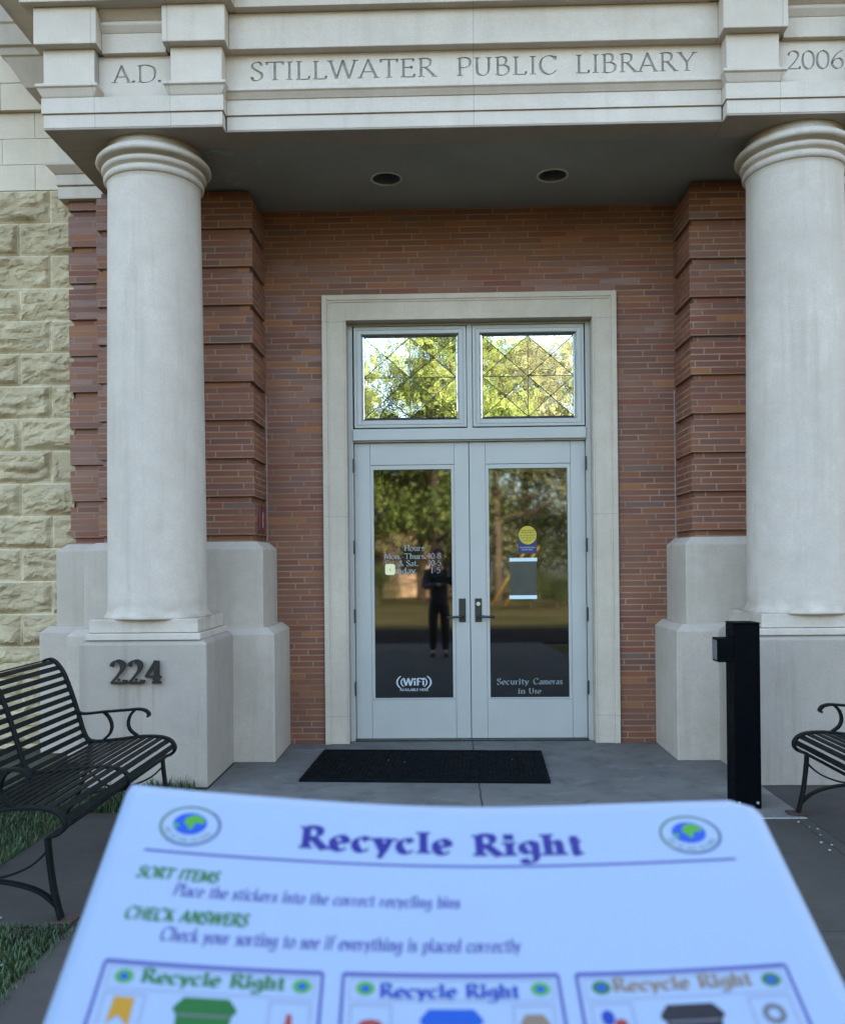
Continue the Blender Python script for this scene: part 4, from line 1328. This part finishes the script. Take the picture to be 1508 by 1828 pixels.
for (x0, x1, hm, bm_, hx0, hx1) in ((14.0, 93.0, i_grn, i_bin, 28.4, 80.0), (100.6, 178.6, i_blu, i_bin2, 113.9, 164.0), (185.3, 261.5, i_brn, i_blk, 197.7, 247.7)):
    t0 = 86.6
    mb = MB()
    for (a, b, w) in (((x0, t0), (x1, t0), 1.7), ((x0, t0), (x0 - .4, 200), 1.2), ((x1, t0), (x1 + .4, 200), 1.2), ((x0, 200), (x1, 200), 1.7)):
        pline(mb, seg(a, b, 24), w, 0.12 + .01 * (w > 1.5))
    card = mb.build('bin_card', i_pur2, PAP)
    mb = MB()
    for (a, b) in (((x0 + 2.5, t0 + 2), (x1 - 2.5, t0 + 2)), ((x0 + 2.5, t0 + 10.2), (x1 - 2.5, t0 + 10.2)), ((x0 + 2.5, t0 + 2), (x0 + 2.5, t0 + 10.2)), ((x1 - 2.5, t0 + 2), (x1 - 2.5, t0 + 10.2))):
        pline(mb, seg(a, b, 8), .45, .115)
    mb.build('title_frame', i_fr, card)
    for bx0 in (x0 + 3.2, x1 - 17.5):
        mb = MB()
        for (a, b) in (((bx0, t0 + 12), (bx0 + 14.3, t0 + 12)), ((bx0, t0 + 12), (bx0, t0 + 40)), ((bx0 + 14.3, t0 + 12), (bx0 + 14.3, t0 + 40))):
            pline(mb, seg(a, b, 6), .8, .125)
        mb.build('sticker_frame', i_fr, card)
    mb = MB()
    pprint_text(mb, 'Recycle Right', hx0, hx1, 94.0 + (1.6 if hm is i_blu else 0), 88.6 + (1.6 if hm is i_blu else 0), .25, .06, .07)
    mb.build('card_title', hm, card)
    mb = MB()
    bin_icon(mb, (x0 + x1) / 2 - 0.4, 98.6 + (1.4 if hm is not i_grn else 0), 22.0)
    mb.build('bin_picture', [bm_, i_gray], card)
    for gx in (x0 + 8.2, x1 - 7.0):
        mb = MB()
        pfan(mb, (gx, 92.2), circ(gx, 92.2, 3.4, 24, 2.7), .13, 0)
        pfan(mb, (gx, 92.3), circ(gx, 92.3, 1.7, 20, 1.3), .145, 1)
        mb.build('globe_logo', [i_land if hm is not i_brn else i_grn, i_sea], card)
    mb, mb2 = MB(), MB()
    xl, xr, tt = x0 + 10.4, x1 - 10.4, t0 + 15.5
    if hm is i_grn:
        pfan(mb, (xl, tt + 4), [(xl - 3.6, tt - 2), (xl + 3.6, tt - 2), (xl + 3.8, tt + 9), (xl + 1, tt + 6), (xl - 1.5, tt + 4), (xl - 4, tt + 8)], .13, 0)
        pfan(mb, (xl, tt + 12), [(xl - 4, tt + 10.5), (xl + 4, tt + 10.5), (xl + 4, tt + 14), (xl - 4, tt + 14)], .13, 1)
        pfan(mb2, (xr, tt + 6), [(xr - .8, tt + 1), (xr + .8, tt + 1), (xr + 1.4, tt + 6), (xr + 1.4, tt + 14), (xr - 1.4, tt + 14), (xr - 1.4, tt + 6)], .13, 2)
    elif hm is i_blu:
        pfan(mb, (xl, tt + 4), circ(xl, tt + 4, 4.2, 20, 2.0), .13, 2)
        pfan(mb, (xl, tt + 4.6), circ(xl, tt + 5.6, 2.4, 16, 1.3), .14, 0)
        pfan(mb2, (xr, tt + 4), [(xr - 5, tt + 3), (xr - 3, tt), (xr + 3, tt), (xr + 5, tt + 3), (xr + 5, tt + 12), (xr - 5, tt + 12)], .13, 3)
    else:
        pfan(mb, (xl - 1, tt + 2), circ(xl - 2.0, tt + 2, 2.3, 16, 3.0), .13, 4)
        pfan(mb, (xl + 2, tt + 4), circ(xl + 2.2, tt + 4.5, 2.2, 16, 2.0), .14, 2)
        pline(mb2, [(xr + 3.0 * math.cos(2 * PI * k / 16), tt + 3.4 + 3.0 * math.sin(2 * PI * k / 16)) for k in range(17)], 2.0, .13, 1)
    for q in (mb, mb2):
        q.build('sticker_picture', [i_orange, i_gray, i_red, i_brn, i_blu], card)

# ------------------------------------------------------------------ bits of gravel on the paving and in the grass
spots = [(1.690, -2.27), (1.712, -2.36), (1.738, -2.40), (1.665, -2.62), (1.700, -2.66), (1.655, -2.74), (1.12, -3.28), (1.60, -2.16), (1.71, -2.50), (-0.62, -0.80), (-0.50, -0.86), (0.26, -0.80), (0.40, -1.32),
         (-2.02, -3.56), (-1.74, -3.86), (-1.80, -3.98), (-1.74, -4.06), (-1.80, -4.26), (-1.72, -4.30), (-1.86, -2.72), (-1.42, -3.10)]
g0 = None
for k, (x, y) in enumerate(spots):
    if g0 is None:
        bm = bmesh.new()
        bmesh.ops.create_icosphere(bm, subdivisions=2, radius=0.010)
        for v in bm.verts:
            v.co = Vector((v.co.x * 1.25, v.co.y, v.co.z * 0.6)) * (1 + 0.25 * noise.noise(v.co * 160))
        me = bpy.data.meshes.new('gravel_bit')
        bm.to_mesh(me)
        bm.free()
        me.materials.append(m_lint)
        g0 = bpy.data.objects.new('gravel_bit', me)
        COL.objects.link(g0)
        o = g0
    else:
        o = g0.copy()
        COL.objects.link(o)
    o.location = (x, y, 0.005 if not 8 < k < 12 else 0.02)
    o.rotation_euler = (0, 0, random.uniform(0, 6))
    sc = random.uniform(0.35, 0.8) * (0.6 if 8 < k < 13 else 1)
    o.scale = (sc, sc, sc)
    tag(o, 'small white gravel bit lying loose on the ground', 'pebble', 'white gravel bits scattered on the paving')

# ------------------------------------------------------------------ grass blades on the near lawn
def grass():
    r = random.Random(3)
    mb = MB()
    def patch(x0, x1, y0, y1, n, h):
        for _ in range(n):
            x, y = r.uniform(x0, x1), r.uniform(y0, y1)
            a = r.uniform(0, 2 * PI)
            hh = h * r.uniform(0.5, 1.2)
            w = r.uniform(0.002, 0.004)
            dx, dy = math.cos(a), math.sin(a)
            l = r.uniform(0.1, 0.7) * hh
            p = Vector((x, y, -0.008))
            sd2 = Vector((-dy, dx, 0)) * w
            m1 = p + Vector((dx * l * .35, dy * l * .35, hh * .6))
            tip = p + Vector((dx * l, dy * l, hh))
            mb.add([p - sd2, p + sd2, m1 + sd2 * .8, m1 - sd2 * .8, tip], [(0, 1, 2, 3), (3, 2, 4)], 0 if r.random() < .75 else 1)
    patch(-2.34, -1.70, -4.7, -3.65, 8000, 0.036)
    patch(-3.2, -2.33, -4.2, -1.6, 12000, 0.042)
    patch(-2.34, -1.80, -2.04, -1.52, 2200, 0.06)
    patch(-1.735, -1.66, -4.7, -3.6, 260, 0.035)
    return mb.build('grass', [plain('grass blade', (0.018, 0.045, 0.005), 0.6, var=0.4, sc=3), plain('dry grass blade', (0.045, 0.045, 0.016), 0.7, var=0.3, sc=3)])
tag(grass(), 'short dark green grass on the lawn beside the walkway', 'grass', kind='stuff')
# weeds at the foot of the left pedestal
mb = MB()
for _ in range(60):
    x, y = random.uniform(-2.10, -1.80), random.uniform(-1.53, -1.495)
    a = random.uniform(0, 6.28)
    h = random.uniform(.04, .11)
    d = Vector((math.cos(a), math.sin(a) - .4, 0))
    s_ = Vector((-d.y, d.x, 0)) * .004
    p = Vector((x, y, -.008))
    mb.add([p - s_, p + s_, p + d * h * .3 + Vector((0, 0, h * .6)) + s_, p + d * h * .3 + Vector((0, 0, h * .6)) - s_, p + d * h * .5 + Vector((0, 0, h))], [(0, 1, 2, 3), (3, 2, 4)])
tag(mb.build('weeds', plain('weed leaf', (0.06, 0.085, 0.025), 0.6, var=0.3)), 'tuft of weeds at the foot of the left pedestal', 'weeds')

# ------------------------------------------------------------------ the other side of the street, seen in the glass
m_bark = plain('bark', (0.07, 0.05, 0.035), 0.95, var=0.4, sc=5, bump=0.4)
def leafmat(name, a, b):
    t = NT(name)
    o = t.obj()
    t.set(Base_Color=t.mix(t.mapr(t.noise(o, 0.8, 4.0, 0.7), 0.35, 0.65, 0, 1), a, b), Roughness=0.65)
    t.b.inputs['Specular IOR Level'].default_value = 0.2
    return t.m
m_leafs = [leafmat('spring leaves', (0.07, 0.086, 0.038), (0.145, 0.145, 0.08)), leafmat('olive leaves', (0.045, 0.085, 0.018), (0.12, 0.14, 0.035)), leafmat('evergreen leaves', (0.02, 0.035, 0.01), (0.05, 0.065, 0.02))]
def tree(seed, h, cr, cz0, nl, leaf, lm, loose=1.0, trunk=0.22, ncl=46):
    r = random.Random(seed)
    root = empty('tree')
    mb = MB()
    mb.tube([(0, 0, -.1), (.05, .03, h * .2), (-.05, .05, h * .45), (.04, 0, h * .75), (0, 0, h * .92)], [trunk * 1.3, trunk, trunk * .8, trunk * .45, .03], 10)
    tips = []
    for k in range(15):
        z = r.uniform(max(cz0 * .8, h * .2), h * .8)
        a = r.uniform(0, 2 * PI)
        L = cr * r.uniform(.5, .95)
        e = (math.cos(a) * L, math.sin(a) * L, z + L * r.uniform(.2, .7))
        mb.tube([(0, 0, z), (e[0] * .5, e[1] * .5, z + (e[2] - z) * .35), e], [trunk * .4, trunk * .22, .02], 6)
        tips.append(Vector(e))
    mb.build('trunk', m_bark, root)
    cr_ = MB()
    cen = list(tips)
    while len(cen) < ncl:
        u = Vector((r.gauss(0, 1), r.gauss(0, 1), r.gauss(0, 1))).normalized() * (r.random() ** .4)
        cen.append(Vector((u.x * cr, u.y * cr, (cz0 + h) / 2 + u.z * (h - cz0) / 2)))
    per = nl // len(cen)
    for c in cen:
        s = cr * r.uniform(.16, .34) * loose
        for _ in range(per):
            p = c + Vector((r.gauss(0, s), r.gauss(0, s), r.gauss(0, s * .65)))
            u = Vector((r.gauss(0, 1), r.gauss(0, 1), r.gauss(0, 1))).normalized()
            v = u.cross(Vector((r.gauss(0, 1), r.gauss(0, 1), r.gauss(0, 1)))).normalized()
            l = leaf * r.uniform(.6, 1.3)
            cr_.add([p - u * l * .5, p + v * l * .3, p + u * l * .5, p - v * l * .3], [(0, 1, 2, 3)])
    cr_.build('crown', lm, root)
    return root
t1 = tree(1, 16.5, 5.4, 2.0, 8200, 0.27, m_leafs[0], 0.66, ncl=36)
t2 = tree(2, 14.5, 4.8, 3.0, 13000, 0.30, m_leafs[1], .66, .3)
t3 = tree(3, 7.0, 3.0, 0.3, 9000, 0.2, m_leafs[2], 1.0)
def put(src, first, x, y, rz, sc, label, group, cat='tree'):
    o = src if first else copy_tree(src)
    o.location = (x, y, -0.03)
    o.rotation_euler = (0, 0, rz)
    o.scale = (sc, sc, sc)
    tag(o, label, cat, group)
A, Bq, Cq = [True], [True], [True]
for i, (x, y, rz, sc, lb) in enumerate([(2.6, -40, 0.4, 0.95, 'tall spring green tree mirrored in the right door'), (-1.6, -47, 2.2, 1.05, 'tall spring green tree mirrored in the left transom'), (8.6, -50, 4.0, 1.0, 'spring green tree mirrored at the right edge of the right door'),
        (-9.5, -43, 1.1, 0.9, 'spring green tree across the lawn, left of the sunlit house'), (15, -44, 3.1, 1.1, 'spring green tree across the lawn at the far right'), (-17, -50, 5.1, 1.15, 'spring green tree across the lawn at the far left')]):
    put(t1, i == 0, x, y, rz, sc, lb, 'trees across the lawn')
for i, (x, y, rz, sc, lb) in enumerate([(-0.6, -37, 1.0, 0.95, 'dark trunked olive tree mirrored behind the photographer'), (-4.9, -41, 3.3, 0.85, 'olive brown tree mirrored at the left edge of the left door'), (5.6, -56, 2.0, 1.2, 'loose olive tree standing far behind the others'), (-12.5, -58, .5, 1.2, 'loose olive tree behind the house')]):
    put(t2, i == 0, x, y, rz, sc, lb, 'trees across the lawn')
for i, (x, y, rz, sc, lb) in enumerate([(5.2, -45, 0.2, 0.85, 'dark evergreen mirrored in the lower right door'), (8.8, -43, 2.4, 0.8, 'dark evergreen bush right of its neighbour'), (1.9, -52, 4.4, 0.8, 'dark evergreen behind the tall spring tree'), (12.4, -47, 1.4, 0.9, 'rightmost dark evergreen bush')]):
    put(t3, i == 0, x, y, rz, sc, lb, 'evergreens across the lawn', 'evergreen')
for (x, y, sc) in ((-6.5, -33, .22), (-3.4, -35, .30), (3.4, -30, .24), (4.6, -31, .20), (6.8, -33, .30), (10.5, -32, .26)):
    put(t3, False, x, y, x * 3, sc, 'low green shrub at the edge of the far lawn, mirrored in the doors', 'low shrubs on the far lawn', 'shrub')
# sunlit house across the lawn
HS = tag(empty('house', (-6.2, -57, 0)), 'sunlit tan house across the lawn, mirrored in the left door', 'house')
mb = MB()
mb.box(-5, 5, -3, 3, -.1, 3.2)
mb.add([(-5, 3, 3.2), (-5, -3, 3.2), (-5, 0, 5.4), (5, 3, 3.2), (5, -3, 3.2), (5, 0, 5.4)], [(0, 1, 2), (3, 5, 4)])
mb.build('wall', plain('tan siding', (0.72, 0.50, 0.32), 0.8), HS)
HS.scale = (1.5, 1.0, 1.6)
MB().add([(-5.3, 3.4, 3.0), (5.3, 3.4, 3.0), (5.3, 0, 5.5), (-5.3, 0, 5.5), (-5.3, -3.4, 3.0), (5.3, -3.4, 3.0)], [(0, 1, 2, 3), (3, 2, 5, 4)]).build('roof', plain('brown shingle', (0.12, 0.09, 0.07), 0.9), HS)
for wx in (-3.4, -1.0, 2.4, 4.2):
    w = MB().box(wx - .5, wx + .5, 2.98, 3.04, 1.0, 2.2).build('window', plain('white trim', (0.7, 0.7, 0.68), 0.6), HS)
    MB().box(wx - .42, wx + .42, 3.04, 3.05, 1.08, 2.12).build('pane', m_dark, w)
MB().box(.3, 1.2, 2.98, 3.04, 0, 2.05).build('door', plain('brown door', (0.12, 0.07, 0.04), 0.6), HS)
# utility pole with yellow guy guards
UPL = tag(empty('utility_pole', (7.4, -27.5, 0)), 'wooden utility pole with yellow guy wire guards, mirrored in the right door', 'utility pole')
MB().tube([(0, 0, -.1), (0, 0, 11)], [.16, .11], 12).build('pole', plain('weathered wood', (0.14, 0.10, 0.07), 0.9, var=0.3), UPL)
MB().box(-1.2, 1.2, -.06, .06, 9.7, 9.85).build('crossarm', plain('weathered arm', (0.13, 0.10, 0.07), 0.9), UPL)
m_guard = plain('yellow guy guard', (0.30, 0.17, 0.012), 0.6)
for dx in (0.0, 0.55):
    a, b = Vector((-5.95 + dx, 0.2, 0.0)), Vector((0, 0, 9.2))
    d = (b - a)
    w = MB().tube([a, b], .007, 6).build('guy_wire', m_bronze, UPL)
    MB().tube([a + d * .02, a + d * .27], .030, 8).build('guy_guard', m_guard, w)

# ------------------------------------------------------------------ the photographer, mirrored in the left door
def skin(name, joints, edges, mat, parent, sub=2):
    me = bpy.data.meshes.new(name)
    me.from_pydata([j[:3] for j in joints], edges, [])
    me.materials.append(mat)
    o = bpy.data.objects.new(name, me)
    COL.objects.link(o)
    o.parent = parent
    o.modifiers.new('skin', 'SKIN').use_smooth_shade = True
    sv = me.skin_vertices[0].data
    for i, j in enumerate(joints):
        rx = j[3]
        ry = j[4] if len(j) > 4 else rx
        sv[i].radius = (rx, ry)
    sv[0].use_root = True
    s2 = o.modifiers.new('sub', 'SUBSURF')
    s2.levels = s2.render_levels = sub
    return o
PX0, PY0 = -0.30, -7.52
PE = tag(empty('person', (PX0, PY0, 0)), 'person in dark jacket and trousers holding up a phone, mirrored in the left door', 'person')
m_skin = plain('skin', (0.42, 0.24, 0.16), 0.55, var=0.06)
m_coat = plain('dark jacket', (0.018, 0.019, 0.024), 0.85, var=0.2)
m_trou = plain('black trousers', (0.012, 0.012, 0.014), 0.9, var=0.2)
m_hair = plain('dark hair', (0.02, 0.014, 0.01), 0.6, var=0.3)
# body: pelvis root, spine, neck, head, arms to phone (right) and sheet (left), legs
ph = (CAM.x - PX0, CAM.y - PY0, CAM.z)                # phone position relative to the person
lh = (-0.352 - PX0 + 0.10, -6.90 - PY0, 1.215)         # hand under the sheet
J = [(0, 0, .93, .15, .11), (0, 0, 1.10, .14, .10), (0, .01, 1.28, .17, .115), (0, .0, 1.42, .12, .085), (0, .02, 1.50, .055, .055), (0, .035, 1.58, .07, .085), (0, .045, 1.67, .078, .095), (0, .03, 1.75, .055, .065),
     (.17, 0, 1.39, .062), (.25, .10, 1.17, .046), (ph[0] + .05, ph[1] - .07, ph[2] - .10, .030), (ph[0] + .045, ph[1] - .035, ph[2] - .05, .034, .020),
     (-.17, 0, 1.39, .062), (-.24, .12, 1.15, .046), (lh[0] - .03, lh[1] - .10, lh[2] - .03, .030), (lh[0], lh[1] - .03, lh[2] - .02, .036, .020),
     (.09, 0, .86, .095), (.10, .02, .50, .062), (.105, -.01, .10, .042), (.11, .10, .045, .042),
     (-.09, 0, .86, .095), (-.10, .02, .50, .062), (-.105, -.01, .10, .042), (-.11, .10, .045, .042)]
ED = [(0, 1), (1, 2), (2, 3), (3, 4), (4, 5), (5, 6), (6, 7), (3, 8), (8, 9), (9, 10), (10, 11), (3, 12), (12, 13), (13, 14), (14, 15), (0, 16), (16, 17), (17, 18), (18, 19), (0, 20), (20, 21), (21, 22), (22, 23)]
clothed = {0: .72, 1: .70, 2: .66, 3: .62, 8: .62, 9: .66, 12: .62, 13: .66, 16: .7, 17: .7, 18: .75, 20: .7, 21: .7, 22: .75, 19: .7, 23: .7}
def slim(k):
    q = J[k]
    f = clothed.get(k, 1.0)
    return tuple(q[:3]) + (q[3] * f, (q[4] if len(q) > 4 else q[3]) * f)
bd = skin('body', [slim(k) for k in range(len(J))], ED, m_skin, PE)
def cloth(name, nodes, ed, mat):
    return skin(name, nodes, ed, mat, PE)
cloth('jacket', [(0, 0, 1.08, .155, .125), (0, 0, .80, .175, .15), (0, .005, 1.27, .175, .13), (0, 0, 1.41, .125, .10), (0, .01, 1.475, .075, .075), (.18, 0, 1.385, .075), (.25, .10, 1.17, .060), (ph[0] + .052, ph[1] - .085, ph[2] - .125, .044),
      (-.18, 0, 1.385, .075), (-.24, .12, 1.15, .060), (lh[0] - .032, lh[1] - .115, lh[2] - .034, .044)], [(0, 1), (0, 2), (2, 3), (3, 4), (3, 5), (5, 6), (6, 7), (3, 8), (8, 9), (9, 10)], m_coat)
cloth('trousers', [(0, 0, .93, .135, .115), (.09, 0, .80, .10), (.10, .02, .50, .078), (.105, -.01, .09, .060), (-.09, 0, .80, .10), (-.10, .02, .50, .078), (-.105, -.01, .09, .060), (0, 0, 1.05, .11, .10)], [(7, 0), (0, 1), (1, 2), (2, 3), (0, 4), (4, 5), (5, 6)], m_trou)
for sx in (-1, 1):
    cloth('shoe', [(sx * .105, -.03, .055, .05, .05), (sx * .108, .06, .045, .048, .042), (sx * .112, .16, .038, .042, .034)], [(0, 1), (1, 2)], m_hair)
bm = bmesh.new()
bmesh.ops.create_uvsphere(bm, u_segments=32, v_segments=20, radius=1.0)
bmesh.ops.delete(bm, geom=[v for v in bm.verts if v.co.z < -0.75 or (v.co.y > 0.45 and v.co.z < 0.35) or (v.co.y > 0.1 and v.co.z < -0.25)], context='VERTS')
for v in bm.verts:
    n_ = 1 + 0.05 * noise.noise(v.co * 5)
    v.co = Vector((v.co.x * .094 * n_, .035 + v.co.y * .112 * n_, 1.685 + v.co.z * .118 * n_))
me = bpy.data.meshes.new('hair')
bm.to_mesh(me)
bm.free()
me.materials.append(m_hair)
for p_ in me.polygons:
    p_.use_smooth = True
hr = bpy.data.objects.new('hair', me)
COL.objects.link(hr)
hr.parent = PE
md = hr.modifiers.new('thickness', 'SOLIDIFY')
md.thickness = 0.012
m_eye = plain('eye', (0.3, 0.28, 0.26), 0.3)
for sx in (-1, 1):
    MB().tube([(sx * .030, .122, 1.672), (sx * .030, .133, 1.672)], [.010, .006], 10).build('eye', m_eye, bd)
MB().tube([(0, .125, 1.665), (0, .150, 1.635), (0, .135, 1.625)], [.008, .014, .010], 8).build('nose', m_skin, bd)
MB().tube([(-.024, .122, 1.598), (0, .131, 1.598), (.024, .122, 1.598)], [.004, .007, .004], 8).build('mouth', plain('lips', (0.3, 0.11, 0.09), 0.5), bd)
for k in range(4):
    z = ph[2] - .045 + .020 * k
    MB().tube([(ph[0] + .055, ph[1] - .035, z), (ph[0] + .060, ph[1] - .012, z + .002), (ph[0] + .046, ph[1] - .002, z + .003)], [.009, .0085, .007], 8).build('finger', m_skin, bd)
MB().tube([(ph[0] + .05, ph[1] - .045, ph[2] - .05), (ph[0] + .03, ph[1] - .036, ph[2] - .03), (ph[0] + .012, ph[1] - .030, ph[2] - .02)], [.011, .010, .008], 8).build('thumb', m_skin, bd)
for k in range(4):
    x = lh[0] - .036 + .022 * k
    MB().tube([(x, lh[1] - .03, lh[2] - .020), (x, lh[1] + .01, lh[2] - .014), (x, lh[1] + .045, lh[2] + .004)], [.009, .0085, .007], 8).build('finger', m_skin, bd)
MB().tube([(lh[0] + .04, lh[1] - .03, lh[2] - .012), (lh[0] + .045, lh[1] - .008, lh[2] + .012), (lh[0] + .04, lh[1] + .01, lh[2] + .022)], [.011, .010, .008], 8).build('thumb', m_skin, bd)
PHN = MB()
PHN.box(-.012, .060, -.004, .004, -.125, .022)
pho = PHN.build('smartphone', plain('black phone', (0.02, 0.02, 0.022), 0.3), None, 0.003, 2)
pho.location = (CAM.x, CAM.y - 0.020, CAM.z)
tag(pho, 'black smartphone held up by the photographer', 'phone')
